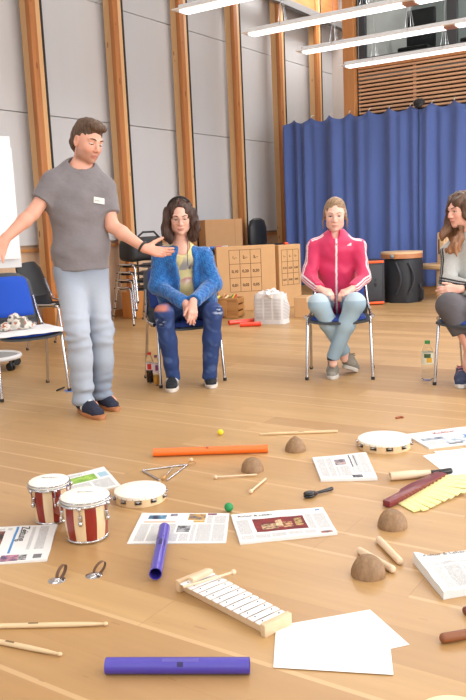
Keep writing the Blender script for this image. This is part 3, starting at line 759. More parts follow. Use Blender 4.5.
# newspaper upper right
m6 = news_mat('news_blue', images=[(.30, .06, .62, .40, '8a9aa8', 'e0e4e8', 9), (.62, .22, 1.0, .55, '3a66b0', '86a6d0', 5), (.06, .42, .36, .56, '4a5a70', 'a8b0b8', 9), (.30, .04, .5, .12, '404048', '88888c', 10)],
    text=[(.08, .1, .3, .36), (.1, .60, .95, .64)], ncol=5, lines=50, bars=[(.02, .58, .98, .586, '8890a0')])
t, pl = newspaper('newspaper with blue pictures at the right edge behind the tambourine', [(405, 436), (481, 426.5), (500, 441), (429, 449.5)], m6, thick=.008, wave=.003, seed=6)
headline(t, pl, 'Kultur', .30, .74, .05, .2, m=mat('red_ink', 'b0565a', .8), dz=.002)
# crumpled newspaper right edge
m7 = news_mat('news_crumpled', images=[(.58, .3, .8, .62, '3a3a3e', '90908f', 16)], text=[(.1, .08, .55, .6), (.12, .66, .8, .72)], ncol=4, lines=40, base='e2e1de')
t, pl = newspaper('crumpled newspaper with raised edges at the right edge near the front coconut shell', [(413, 563), (487, 556), (508, 588), (443.5, 600)], m7, thick=.016, wave=.013, seed=7, lift=lambda u, v: .012*max(0, 1-u*5)*v)
headline(t, pl, 'Kultur & Leben', .08, .83, .024, .2, m=M_inkb, dz=.003)
# blank sheets
M_sheet = mat('white_sheet', 'f4f4f4', .7, var=.01, scale=4)
def sheet(label, quad, z, group, seed):
    P = [FL(*p) for p in quad]; c = sum(P, Vector())/4; c.z = 0
    b = B(); 
    def f(u, v):
        p = P[0].lerp(P[1], u).lerp(P[3].lerp(P[2], u), v)-c
        return Vector((p.x, p.y, z+.0012*(noise.noise(Vector((u*2, v*2, seed)))+1)*.5))
    b.grid(f, 14, 14, thick=(0, 0, -.0006)); o = obj('paper_sheet', b, M_sheet, None); o.location = c; return tag(o, label, 'paper', group)
sheet('blank white sheet on top, larger in view, at the bottom centre', [(276, 628.5), (390, 645), (393.5, 676), (273.5, 668.5)], .003, 'blank white sheets', 1)
sheet('blank white sheet lying beneath the other, its corner pointing right', [(278, 626), (370, 610), (409.5, 645), (303, 668)], .0008, 'blank white sheets', 2)
sheet('blank white sheet at the right edge, topped by the yellow slats', [(423, 456), (478, 446), (520, 472), (462, 486)], .0008, 'blank white sheets', 3)
sheet('second blank white sheet just under the right-edge one', [(434, 452), (470, 449), (520, 470), (470, 480)], .0025, 'blank white sheets', 4)
# small litter
def flat(name, label, cat, quad, h, m):
    P = [FL(*p) for p in quad]; c = sum(P, Vector())/4; c.z = 0
    b = B(); b.prism([(p-c)[:2] for p in P], 0.0005, h); o = obj(name, b, m, None, False); o.location = c; return tag(o, label, cat)
flat('flyer', 'small blue and white flyer on the floor behind the standing man\'s feet', 'paper', [(64, 390), (99, 386.5), (102, 389), (66, 392.5)], .002, mat('flyer_blue', '6c86c4', .6, var=.3, scale=30))
b = B(); p0, p1 = FL(56.5, 391.5), FL(64.5, 388); b.rod(Vector(p0)+Vector((0, 0, .007)), Vector(p1)+Vector((0, 0, .007)), .006)
single('marker_pen', b, M_black, 'black pen lying on the floor by the blue chair leg', 'pen', loc=tuple(p0))
b = B(); p0 = FL(396, 419); p1 = FL(403, 418.5); b.tube([p0+Vector((0, 0, .006)), (p0+p1)/2+Vector((0, .02, .006)), p1+Vector((0, 0, .006))], .006)
single('red_scrap', b, mat('rust_scrap', '9a5136', .7), 'small rust-coloured scrap on the floor behind the right tambourine', 'scrap', loc=tuple(p0))

b = B(); p0, p1 = FL(100.5, 394), FL(99.6, 384); b.rod(Vector(p0)+Vector((0, 0, .02)), Vector(p1)+Vector((0, 0, .02)), .02)
single('orange_rod', b, mat('amber_plastic', 'e08a28', .4), 'amber rod lying on the floor behind the standing man\'s shoes', 'rod', loc=tuple(p0))
# ================================================================ FURNITURE
M_shell = mat('dark_shell_plastic', '3a3d42', .45, bump=.05, scale=200)
M_bluepad = mat('blue_upholstery', '1f4fb4', .85, bump=.25, scale=260, var=.12)
M_navypad = mat('navy_upholstery', '28408a', .85, bump=.25, scale=260, var=.12)
def chair(label, base, face, pad=None, back=True, group='chairs of the circle', W=.48, Dp=.40, z=0, name='stacking_chair', seatmat=None, arms=False):
    """tubular stacking chair; base = floor point at the middle of the front legs, face = horizontal facing direction"""
    f = Vector((face[0], face[1], 0)).normalized(); ang = math.atan2(f.x, -f.y)   # local -Y is the front
    t = thing(name, label, 'chair', (base[0], base[1], z), ang, group)
    sm = seatmat or M_shell
    # seat shell & pad
    b = B()
    def seat(u, v):
        x = (u-.5)*.44*(1-.1*v); y = -.02+v*.42; zz = .435-.018*v+.022*(abs(u-.5)*2)**3-.03*max(0, .12-v)/.12*.6
        return Vector((x, y, zz))
    b.grid(seat, 14, 14, uv=False, thick=(0, 0, -.014)); obj('seat', b, sm, t)
    if pad:
        b = B(); b.grid(lambda u, v: seat(.06+.88*u, .05+.9*v)+Vector((0, 0, .004+.018*(max(0, (1-(2*u-1)**6)*(1-(2*v-1)**6)))**.5)), 16, 16, uv=False); obj('seat_pad', b, pad, t)
    if back:
        def bk(u, v):
            w = .42*(1-.12*v**3) ; x = (u-.5)*w; zz = .52+v*.34; 
            rr = .05
            y = .40+.11*v-.05*(1-(2*u-1)**2)+0.02
            # rounded top corners
            k = max(0, v-.78)/.22; x *= 1-.16*k*k
            return Vector((x, y, zz-.03*k*abs(2*u-1)**3))
        b = B(); b.grid(bk, 16, 14, uv=False, thick=(0, .014, -.002))
        # the neck between seat and back
        b.grid(lambda u, v: Vector(((u-.5)*(.40+.02*v), .385+.045*v-.05*(1-(2*u-1)**2)*v+.005*v, .42+.10*v)), 10, 4, uv=False, thick=(0, .012, 0))
        obj('backrest', b, sm, t)
        if pad:
            b = B(); b.grid(lambda u, v: bk(.07+.86*u, .06+.86*v)+Vector((0, -.004-.02*(max(0, (1-(2*u-1)**6)*(1-(2*v-1)**6)))**.5, 0)), 16, 16, uv=False); obj('back_pad', b, pad, t)
    r = .011
    for s in (-1, 1):
        x = s*W/2
        for nm, pts in (('leg', [(x, .0, .0), (x-s*.012, .035, .40), (x-s*.012, .045, .43), (x-s*.012, .07, .445)]), ('leg', [(x, Dp+.03, 0), (x-s*.012, Dp-.06, .40), (x-s*.012, Dp-.075, .43), (x-s*.012, Dp-.1, .445)])):
            q = B(); q.tube(pts, r, 10); l = obj(nm, q, M_chrome, t)
            q = B(); q.cyl((pts[0][0], pts[0][1], 0), (pts[0][0], pts[0][1], .022), r*1.25, n=10); obj('foot_cap', q, M_black, l)
        q = B(); q.tube([(x-s*.012, .07, .445), (x-s*.012, Dp-.1, .445)], r, 10); q.tube([(x-s*.012, .1, .44), (x-s*.03, .1, .425), (0, .1, .415)], r*.9, 8); q.tube([(x-s*.012, Dp-.12, .44), (x-s*.03, Dp-.12, .42), (0, Dp-.12, .405)], r*.9, 8)
        q.cyl((x+s*.005, .06, .452), (x+s*.005, .1, .452), .014, n=10)
        obj('side_frame', q, M_chrome, t)
        if back:
            q = B(); q.tube([(x-s*.012, Dp-.1, .445), (x-s*.02, Dp+.0, .47), (x-s*.04, .425, .56), (x-s*.05, .46, .68)], r*.9, 8); obj('back_upright', q, M_chrome, t)
    return t
# blue chair on the left
c_fr = FL(69.5, 391); c_fl = FL(2, 402)
dirx = (c_fr-c_fl).normalized(); face = Vector((dirx.y, -dirx.x, 0))
if face.dot(Vector((0, -1, 0))) < 0: face = -face
mid = (c_fr+c_fl)/2
chair('blue padded chair at the left edge with a patterned scarf on it', mid, face, pad=mat('royal_blue_upholstery', '1c50c0', .85, bump=.25, scale=260, var=.1), W=(c_fr-c_fl).length)
BC = (mid, face)
def chair_local(mid, face, x, y, z):
    f = Vector((face[0], face[1], 0)).normalized(); ang = math.atan2(f.x, -f.y)
    return Matrix.Rotation(ang, 4, 'Z')@Vector((x, y, 0))+Vector((mid[0], mid[1], z))
# white cloth on the seat and scarf
b = B(); f = Vector(face); ang = math.atan2(f.x, -f.y)
b.grid(lambda u, v: Vector(((u-.5)*.47, -.03+v*.33, .468+.008*noise.noise(Vector((u*4, v*4, 1)))-.05*max(0, .1-v)*3)), 16, 12, uv=False, thick=(0, 0, -.006))
o = obj('white_towel', b, mat('white_towel', 'eeeeee', .9, bump=.3, scale=120)); o.location = (mid.x, mid.y, 0); o.rotation_euler = (0, 0, ang); tag(o, 'white cloth spread over the seat of the blue chair', 'cloth')
ms = NT('floral_scarf'); vv = ms.coord('Object', loc=(3, 1, 2)); v1 = ms.noise(vv, 16, 3); v2 = ms.noise(ms.coord('Object', loc=(9, 4, 1)), 22, 3)
cc = ms.ramp(v1, [(.40, lin('4a4a4c')), (.47, lin('dcd6cc')), (.60, lin('ece6de')), (.66, lin('8a8278'))]); cc = ms.mix(ms.math('GREATER_THAN', v2, .60), cc, lin('c4704c')); ms.col(cc); ms.set(Roughness=.9)
b = B(); sc = Vector(chair_local(mid, face, -.06, .13, .475))
random.seed(3)
def lump(c, r, sx, sy, sz, sd):
    c = [q*.74 for q in c]; r *= .74; b2 = B(); b2.ball((0, 0, 0), r, 30)
    for v in b2.bm.verts:
        k = noise.noise(v.co*26+Vector((sd, 0, 0)))*.33+noise.noise(v.co*60+Vector((sd, 5, 0)))*.12; v.co *= 1+k; v.co.x *= sx; v.co.y *= sy; v.co.z *= sz; v.co += Vector(c)
        v.co.z = max(v.co.z, .001)
    me = bpy.data.meshes.new('q'); b2.bm.to_mesh(me); b.bm.from_mesh(me); bpy.data.meshes.remove(me)
lump((-.09, 0, .03), .075, 1.2, .9, .6, 1); lump((.03, .0, .05), .09, 1.2, .9, .85, 2); lump((.0, .01, .12), .035, 1.2, .9, 1.1, 3); lump((.12, -.0, .03), .06, 1.3, .9, .6, 4); lump((-.03, .01, .10), .045, 1, 1, 1, 5)
o = obj('scarf', b, ms.m, angle=180); o.location = sc; o.rotation_euler = (0, 0, ang); tag(o, 'crumpled cream, black and rust patterned scarf lying on the blue chair', 'scarf')
# dark chair behind the standing man
cb = FL(78, 347); chair('black chair half hidden behind the standing man, its back turned edge-on', (cb.x+.0, cb.y+.0), (.97, .2), pad=None, group='chairs of the circle', seatmat=M_black)
# chairs of the seated people
gl, gr = FL(161, 388), FL(225, 380.5); d = (gr-gl); GF = Vector((d.y, -d.x, 0)).normalized(); GM = (gl+gr)/2
chair('chrome chair under the seated person in the fuzzy blue cardigan', GM, GF, pad=M_navypad, W=d.length)
pl_, pr_ = FL(307, 380), FL(373, 379.5); d = (pr_-pl_); PF = Vector((d.y, -d.x, 0)).normalized(); PM = (pl_+pr_)/2
chair('chrome chair under the seated person in the pink track jacket', PM, PF, pad=M_navypad, W=d.length)
rl = FL(434.5, 385); RF = Vector((-.16, -1, 0)).normalized(); rx = Vector((-RF.y, RF.x, 0)); rx = rx if rx.x > 0 else -rx; RM = rl+rx*.24
chair('chrome chair at the right edge under the seated person with long hair', RM, RF, pad=M_navypad, W=.48)
# stack of four chairs with black seats and the bag on top
SF = Vector((.96, -.2, 0)).normalized()
sb = FL(134, 326)+Vector((.05, .235, 0))
t0 = None
stk = ['black chrome-legged chair at the bottom of the stack behind the man', 'black chrome-legged chair second from the bottom of the stack', 'black chrome-legged chair third from the bottom of the stack', 'black chrome-legged chair at the top of the stack, under the bag']
for k in range(4):
    if t0 is None: t0 = chair(stk[0], (sb.x, sb.y), SF, pad=None, group='stacked chairs behind the man', seatmat=M_black, back=False)
    else: dup(t0, (sb.x+SF.x*.035*k, sb.y+SF.y*.035*k, .092*k), label=stk[k], group='stacked chairs behind the man')
M_bag = mat('black_nylon', '1f2124', .55, bump=.3, scale=120)
b = B(); ang = math.atan2(SF.x, -SF.y)
b.box((0, .18, .14), (.52, .3, .28), bev=.07, seg=4)
for v in b.bm.verts: v.co += Vector((0, 0, 0))+Vector((noise.noise(v.co*6), noise.noise(v.co*6+Vector((4, 0, 0))), noise.noise(v.co*6+Vector((0, 7, 0)))))*.03
bm = b
t = thing('shoulder_bag', 'black nylon bag lying on top of the chair stack', 'bag', (sb.x+SF.x*.1, sb.y+SF.y*.1, .755), ang)
obj('bag_body', bm, M_bag, t)
b = B(); b.tube([(-.2, .05, .25), (-.1, .0, .34), (.08, .02, .34), (.2, .06, .26)], .012, 8); obj('carry_handle', b, M_black, t)
b = B(); b.tube([(-.22, .03, .2), (-.05, .015, .22), (.22, .03, .18)], .005, 6); obj('zip', b, mat('dark_zip', '55585c', .4, .5), t)
# rolling round base at the left edge
cx = FL(-9, 369)
t = thing('flipchart_stand', 'flip chart with white paper pad and round castor base at the left edge', 'flip chart', (cx.x, cx.y, 0))
M_white = mat('white_enamel', 'e6e7e8', .35, var=.02)
b = B(); R = .25; b.tube([Vector((math.cos(a)*R, math.sin(a)*R, .105)) for a in [2*PI*i/40 for i in range(40)]], .02, 10, closed=True); obj('base_ring', b, M_white, t)
b = B(); b.lathe([(0, .1), (R-.01, .1), (R-.01, .112), (0, .116)], (0, 0, 0), (0, 0, 1), 40); obj('base_plate', b, mat('grey_ribbed_plate', '9a9da0', .5), t)
for i in range(5):
    a = 2*PI*i/5+.05; b = B(); p = Vector((math.cos(a)*(R-.01), math.sin(a)*(R-.01), .034))
    for s in (-1, 1): b.cyl(p+Vector((-math.sin(a), math.cos(a), 0))*(.006*s), p+Vector((-math.sin(a), math.cos(a), 0))*(.022*s), .034, n=18)
    b.cyl(p, p+Vector((0, 0, .06)), .01, n=8); b.box(p+Vector((0, 0, .02)), (.03, .03, .04), bev=.01); obj('castor', b, M_black, t)
wv = Vector((CAM[0]-cx.x, CAM[1]-cx.y, 0)).normalized(); rv = Vector((-wv.y, wv.x, 0)); rv = rv if rv.x > 0 else -rv
b = B(); b.cyl((0, 0, .11), (0, 0, 1.9), .02, n=14); obj('pole', b, M_white, t)
# pad: tilted board facing the circle
pz = Vector((wv.x*.03, wv.y*.03, 0)); nrm = (wv+Vector((.12, -.02, .06))).normalized(); bx = (rv-nrm*rv.dot(nrm)).normalized(); by = nrm.cross(bx)
by = by if by.z > 0 else -by
R3 = Matrix((bx, by, nrm)).transposed()
pc = pz+Vector((0, 0, 1.36))-rv*.02
b = B(); b.box(pc-nrm*.012, (.7, 1.0, .018), R3, bev=.004); obj('board', b, M_white, t)
b = B(); b.grid(lambda u, v: pc+bx*((u-.5)*.68)+by*((v-.42)*1.02)+nrm*(.012+.03*(1-v)**3+.004*math.sin(u*5)), 14, 14, uv=False, thick=tuple(-nrm*.004)); obj('paper_pad', b, mat('flip_paper', 'f0f0f2', .7, var=.01), t)
b = B(); b.box(pc-by*.56+nrm*.03+bx*-.04, (.6, .02, .07), R3, bev=.004); obj('pen_tray', b, M_white, t)
# ---------------------------------------------------------------- back of the room: table, boxes
M_card = mat('cardboard', 'b98c60', .8, var=.05, scale=9, bump=.05)
M_card2 = mat('pale_cardboard', 'c89c6c', .75, var=.06, scale=6)
# dark table along the left wall
def cbox(name, label, c, sx, sy, sz, ang, m, z0=0, group=None, tape=None, cat='box'):
    t = thing(name, label, cat, (c.x, c.y, z0), ang, group)
    b = B(); b.box((0, 0, sz/2), (sx, sy, sz), bev=.004, seg=1); obj('box_body', b, m, t, False)
    if tape:
        b = B(); b.box((0, 0, sz+.0006), (.05, sy*1.001, .0012)); b.box((0, -sy/2-.0004, sz*.88), (.05, .001, sz*.24))
        obj('packing_tape', b, mat('packing_tape', 'e2cfae', .4), t, False)
    return t
TX, TZ = -6.0, .815
M_tab = mat('black_table_top', '26272a', .35)
y0_, y1_ = ONX(206, 250, TX).y, 10.8
t = thing('trestle_table', 'long black table along the wall posts, carrying the plain cardboard box', 'table', (TX, (y0_+y1_)/2, 0))
L = y1_-y0_
b = B(); b.box((-.27, 0, TZ-.015), (.54, L, .03), bev=.004); obj('tabletop', b, M_tab, t, False)
b = B(); b.box((-.27, 0, TZ-.055), (.46, L-.1, .05)); obj('apron', b, M_tab, t, False)
for x in (-.06, -.48):
    for y in (-L/2+.08, L/2-.08): b = B(); b.box((x, y, TZ/2-.02), (.05, .05, TZ-.04), bev=.004); obj('leg', b, mat('grey_leg', '6c6e72', .4, .3), t, False)
def TT(px, x, z=TZ):            # a spot on the table top, x metres behind its front edge, below a photo column
    q = ONX(px, 245, TX-x); return Vector((TX-x, q.y, z))
e0, e1 = TT(206, .40), TT(243, .10); an = math.atan2((e1-e0).y, (e1-e0).x); L = (e1-e0).length; nn = Vector((-math.sin(an), math.cos(an), 0)); c = (e0+e1)/2+nn*.13
t = cbox('cardboard_box', 'plain cardboard box standing on the long black table', c, L, .26, .40, an, M_card, TZ)
b = B(); b.box((L*.30, -.131, .2), (.004, .002, .40)); b.box((L*.5+.0005, -.05, .2), (.002, .05, .3)); obj('side_crease', b, mat('card_crease', 'a67a50', .8), t, False)
for i, (px, x, c, lb) in enumerate(((204, .1, 'e9e9ea', 'white felt marker at the left of the heap on the table'), (212, .11, '3b6fc0', 'blue felt marker on the table before the cardboard box'), (219, .07, 'd83a7a', 'pink felt marker lying on the table near the box'), (208, .05, 'dcdcdc', 'white marker in front of the heap on the black table'), (225, .04, 'e8e4e0', 'short white roll right of the pink marker'))):
    p = TT(px, x); a = (i*.7-.6); d = Vector((math.cos(a+.9), math.sin(a+.9), 0))*.05; b = B(); b.rod(p-d+Vector((0, 0, .019)), p+d+Vector((0, 0, .019)), .018)
    single('felt_marker', b, mat('marker_%d' % i, c, .4), lb, 'marker', 'markers on the black table', loc=tuple(p))
p = TT(258, .30)
b = B(); b.lathe([(0, 0), (.2, 0), (.215, .05), (.21, .25), (.17, .36), (.08, .40), (0, .405)], (0, 0, 0), (0, 0, 1), 32, squash=(.35, 1))
o = obj('instrument_case', b, M_black, None, angle=60); o.location = p; o.rotation_euler = (0, 0, -.9); tag(o, 'black rounded case standing on the table right of the cardboard box', 'case')
# cardboard screens printed with a three by three grid of slots
def grid_box(label, p0, p1, top, cells, ucols, vrows, depth=.1):
    a = Vector((p0.x, p0.y, 0)); e = Vector((p1.x, p1.y, 0)); d = e-a; L = d.length; an = math.atan2(d.y, d.x)
    t = thing('slot_box', label, 'box', a, an, 'large boxes with grids of slots')
    b = B(); b.box((L/2, depth/2, top/2), (L, depth, top), bev=.004, seg=1); obj('box_body', b, M_card2, t, False)
    M_line = mat('grid_line', '7a5632', .8); M_print = mat('cell_print', '4a3422', .8)
    g = B(); u0, u1 = ucols; v0, v1 = vrows
    for i in range(4): x = L*(u0+(u1-u0)*i/3); g.box((x, -.001, top*(v0+v1)/2), (.006, .003, top*(v1-v0)))
    for j in range(4): z = top*(v0+(v1-v0)*j/3); g.box((L*(u0+u1)/2, -.001, z), (L*(u1-u0), .003, .006))
    obj('printed_grid', g, M_line, t, False)
    labs = ['0,01', '0,02', '0,05', '0,10', '0,20', '0,50', '1,–', '2,–', '5,–']
    for j in range(3):
        for i in range(3):
            x = L*(u0+(u1-u0)*(i+.5)/3); z = top*(v0+(v1-v0)*(2-j+.38)/3)
            w = L*(u1-u0)/3
            tf = basis((x, -.0025, z), (1, 0, 0), (0, 0, 1)); s = ['1,–', '2,–', '5,–', '0,10', '0,20', '0,50', '0,01', '0,02', '0,05'][j*3+i]
            text_part('cell_number', s, w*.36, tf, M_print, t, 'CENTER', bold=.001)
    return t
base0 = FL(218, 320); base1 = FL(276, 316)
# place them by their lower front edge, hidden by the crate
a0 = FL(219, 312.5); a1 = FL(277, 308.5)
grid_box('large box with a three by three slot grid, left and nearer, above the crate', a0, a1, .855, 3, (.21, .75), (.30, .94))
e0 = FL(277.5, 308.5); e1 = FL(302, 305.5); e0 = e0+(e1-e0)*.12
t = grid_box('large box with a slot grid, narrower in view, right behind the paper bag', e0, e1, .84, 3, (.12, .9), (.36, .92), depth=.12)
b = B(); b.box(((e1-e0).length*.45, .05, .855), (.05, .04, .03), bev=.004); 
o = obj('orange_block', b, mat('orange_block', 'f0501e', .5)); o.location = Vector((e0.x, e0.y, 0)); o.rotation_euler = (0, 0, math.atan2((e1-e0).y, (e1-e0).x)); tag(o, 'small orange block on top of the right slot box', 'block')
# crate
k0 = FL(216, 318.5); k1 = FL(238, 318.5); k2 = FL(253, 313)
d = (k1-k0); d2 = Vector(k2)-Vector(k1)
an = math.atan2(d.y, d.x); L = .40; 
M_crate = wood('crate_wood', 'a9743f', 'c08a50', 0, .7)
k1v = Vector((k1.x, k1.y, 0))
t = thing('wooden_crate', 'slatted wooden crate filled with small coloured instruments', 'crate', k1v, an)
cw, cdp, ch = .42, .24, .25; 
b = B()
for z in (.04, .12, .2):
    b.box((0, cdp/2, z+.012), (.014, cdp, .055), bev=.002)
    b.box((-cw, cdp/2, z+.012), (.014, cdp, .055), bev=.002)
b.box((-cw/2, 0, .13), (cw, .014, .24), bev=.002); b.box((-cw/2, cdp, .13), (cw, .014, .24), bev=.002)
obj('side_slats', b, M_crate, t)
for x in (-.02, -cw+.02):
    for y in (.015, cdp-.015): b = B(); b.box((x, y, .125), (.04, .03, .25), bev=.002); obj('corner_post', b, M_crate, t)
b = B(); b.box((-.19, -.012, .12), (.1, .016, .24), bev=.002); b.box((-cw/2, -.012, .235), (cw+.02, .016, .03), bev=.002); b.box((-cw/2, -.012, .02), (cw+.02, .016, .03), bev=.002); obj('front_frame', b, M_crate, t)
b = B(); b.box((-cw/2, cdp/2, .02), (cw, cdp, .012)); obj('bottom', b, M_crate, t)
KM = Matrix.Translation(k1v)@Matrix.Rotation(an, 4, 'Z')
random.seed(11)
for i in range(9):
    c = ['c8402c', 'e2c030', '3c8a4a', 'e8d0a0', '8a3a2a', 'd8a060', 'e2d24a', '2c6aa8', 'caa070'][i]
    x = -.05-.037*i; y = .06+.05*(i % 3); z = .245+.015*random.random()
    a = 1.2+random.uniform(-.3, .3); d = Vector((math.cos(a)*.5, math.sin(a)*.5, random.uniform(.2, .7)))*.06
    b = B(); p = KM@Vector((x, y, z)); b.rod(p-d, p+d, .013)
    single('small_instrument', b, mat('crate_item_%d' % i, c, .5), ['red', 'golden yellow', 'green', 'cream', 'dark red', 'tan', 'bright yellow', 'blue', 'light brown'][i]+' stick-shaped small instrument poking out of the wooden crate', 'small instrument', 'small instruments in the crate', loc=tuple(p))
# wrapped bag
p0 = FL(254, 324); p1 = FL(283, 324.5); d = p1-p0; an = math.atan2(d.y, d.x); L = d.length
mb = NT('printed_paper_bag'); sp = mb.n('ShaderNodeSeparateXYZ'); mb.l(mb.coord('Object'), sp.inputs[0])
fx = mb.math('FRACT', mb.math('MULTIPLY', sp.outputs[0], 9)); fz = mb.math('FRACT', mb.math('MULTIPLY', sp.outputs[2], 62))
m_ = mb.math('MULTIPLY', mb.math('MULTIPLY', mb.math('GREATER_THAN', fx, .2), mb.math('GREATER_THAN', fz, .5)), mb.math('MULTIPLY', mb.math('LESS_THAN', sp.outputs[2], .29), mb.math('GREATER_THAN', sp.outputs[2], .05)))
mb.col(mb.mix(mb.math('MULTIPLY', m_, .5), lin('d6d2d0'), lin('626064'))); mb.set(Roughness=.75)
t = thing('paper_bag', 'crumpled bag of white printed paper on the floor before the slot boxes', 'bag', (p0.x, p0.y, 0), an)
b = B(); w2, dp = L, .22
def bagf(u, v):
    a = u*2*PI; cx2 = w2/2; se = .28
    ca, sa = math.cos(a), math.sin(a); x = cx2+(w2/2+.01)*abs(ca)**se*(1 if ca > 0 else -1); y = dp/2+dp/2*abs(sa)**se*(1 if sa > 0 else -1)
    z = v*.34; k = noise.noise(Vector((x*9, y*9, z*7)))*.022*(.3+v); sh = 1-.1*v**3
    return Vector((cx2+(x-cx2)*sh+k, dp/2+(y-dp/2)*sh+k, z+(.035*noise.noise(Vector((x*12, y*12, 3))) if v > .9 else 0)))
b.grid(bagf, 60, 20, uv=False)
b.grid(lambda u, v: Vector((w2*u, dp*v, .008)), 2, 2, uv=False)
obj('bag_wall', b, mb.m, t, angle=25, weld=True)
b = B(); b.ball((w2/2, dp/2, .31), .15, 28, (1.15, .75, .45))
for v in b.bm.verts: v.co += Vector((noise.noise(v.co*22), noise.noise(v.co*22+Vector((3, 0, 0))), noise.noise(v.co*22+Vector((0, 5, 0)))))*.05
obj('crumpled_paper', b, mat('crumpled_white_paper', 'e2dfdd', .75, var=.02), t, angle=25)
# cardboard box behind pink's chair
p0 = FL(291, 318); p1 = FL(318, 316.5); c = (p0+p1)/2+Vector((.02, .16, 0))
cbox('cardboard_box', 'cardboard box with pale tape on the floor beside the pink-jacketed person', c, .36, .34, .24, .25, M_card2, 0, None, tape='y')
# party speaker
s0 = FL(367, 305.5); s1 = FL(386, 304.5)
d = s1-s0; an = math.atan2(d.y, d.x); L = d.length
M_spk = mat('speaker_black', '26272b', .5); M_or = mat('speaker_orange', 'f25a1e', .45)
t = thing('loudspeaker', 'tall black loudspeaker box with orange grips beside the black bag', 'loudspeaker', (s0.x, s0.y, 0), an)
H_ = .60
b = B(); b.box((L/2-.12, .16, H_/2), (L+.24, .3, H_), bev=.035, seg=3); obj('cabinet', b, M_spk, t)
b = B(); b.box((L/2-.02, .006, H_/2), (L*.82, .014, H_*.78), bev=.012); obj('grille', b, mat('speaker_grille', '33353a', .6, bump=.3, scale=300), t)
for z in (H_-.03, .03):
    b = B(); b.box((L/2-.01, -.004, z), (L*.9, .022, .034), bev=.01); obj('orange_grip', b, M_or, t)
b = B(); b.lathe([(0, 0), (.018, .001), (.018, .006), (0, .008)], (L/2-.01, 0, H_*.56), (0, -1, 0), 20); b.box((L/2-.01, -.004, H_*.47), (.03, .008, .045), bev=.008); b.box((L/2-.01, -.004, H_*.42), (.022, .006, .02), bev=.005); obj('emblem', b, M_black, t)
# black bag with frame drum on top
s0 = FL(385, 304); s1 = FL(417, 301); c = (s0+s1)/2+Vector((-.03, .16, 0)); R = .25
w_ = (s1-s0).length/2
t = thing('drum_bag', 'large soft black carry bag with straps standing before the curtain', 'bag', (c.x, c.y, 0))
b = B(); b.lathe([(0, 0), (w_*.97, 0), (w_, .03), (w_*.985, .3), (w_*1.0, .56), (w_*.95, .585), (0, .59)], (0, 0, 0), (0, 0, 1), 40)
for v in b.bm.verts:
    k = noise.noise(v.co*7)*.02; r_ = math.hypot(v.co.x, v.co.y)
    if r_ > .05: v.co.x *= 1+k/r_; v.co.y *= 1+k/r_
obj('bag_body', b, mat('bag_black', '202227', .6, bump=.3, scale=60), t, angle=50)
cdir = Vector((-c.x, -c.y, 0)).normalized(); cs = Vector((-cdir.y, cdir.x, 0))
for s in (-.35, .25):
    b = B(); base_a = math.atan2(cdir.y, cdir.x)+s
    b.tube([Vector((math.cos(base_a+.25*math.sin(q*PI))*(w_+.012+.03*math.sin(q*PI)), math.sin(base_a+.25*math.sin(q*PI))*(w_+.012+.03*math.sin(q*PI)), .12+.42*q)) for q in [i/12 for i in range(13)]], .016, 8); obj('shoulder_strap', b, mat('strap_black', '303238', .5), t)
rs = FL(421, 302)-c; rs.z = 0
b = B(); rd = rs.normalized(); b.tube([rd*(w_)+Vector((0, 0, .24)), rd*(w_+.05)+Vector((0, 0, .15)), rd*(w_+.05)+Vector((0, 0, .05)), rd*(w_)+Vector((0, 0, .03))], .016, 8); obj('side_strap', b, M_black, t)
t = thing('frame_drum', 'flat round wooden drum lying on top of the black bag', 'drum', (c.x-.02, c.y, .592))
b = B(); R = w_*1.08; b.lathe([(0, .004), (R-.012, .004), (R, 0), (R, .085), (R-.012, .085), (R-.012, .08), (0, .08)], (0, 0, 0), (0, 0, 1), 48); obj('rim', b, wood('drum_rim', 'a9683f', 'c08458', 0, .5), t)
b = B(); b.lathe([(R+.001, .06), (R+.001, .086), (0, .088)], (0, 0, 0), (0, 0, 1), 48); obj('drum_head', b, mat('tan_drum_head', 'd9b58c', .6), t)
p = cdir*(R+.005)-cs*R*.45; b = B(); b.lathe([(0, -.01), (.028, -.008), (.03, .01), (.02, .02), (0, .022)], p+Vector((0, 0, .03)), cdir, 18); obj('clamp_knob', b, mat('grey_knob', '6f7074', .4, .5), t)
# beige wooden chair
c = FL(430.5, 299)
t = thing('wooden_chair', 'pale wooden chair before the curtain, left of the person with long hair', 'chair', (c.x+.10, c.y+.12, 0), -.5)
M_bch = wood('beech_chair', 'd0aa7c', 'e2c096', 0, .5)
b = B(); b.box((-.04, .0, .445), (.52, .42, .07), bev=.02, seg=3); obj('seat', b, M_bch, t)
b = B(); b.box((.12, -.13, .2), (.07, .05, .4), bev=.006); obj('leg', b, M_bch, t)
b = B(); b.box((.12, .16, .2), (.07, .05, .4), bev=.006); obj('leg', b, M_bch, t)
b = B(); b.box((.17, -.13, .68), (.14, .05, .44), bev=.01); b.box((.17, .14, .68), (.14, .05, .44), bev=.01); b.box((.17, 0, .84), (.14, .3, .14), bev=.01); obj('backrest', b, M_bch, t)
b = B(); b.box((.14, -.157, .72), (.02, .004, .2)); obj('back_slot', b, M_dark, t)
for y in (-.13, .16):
    b = B(); b.cyl((.12, y-.02, .04), (.12, y+.02, .04), .04, n=18); obj('castor', b, M_black, t)
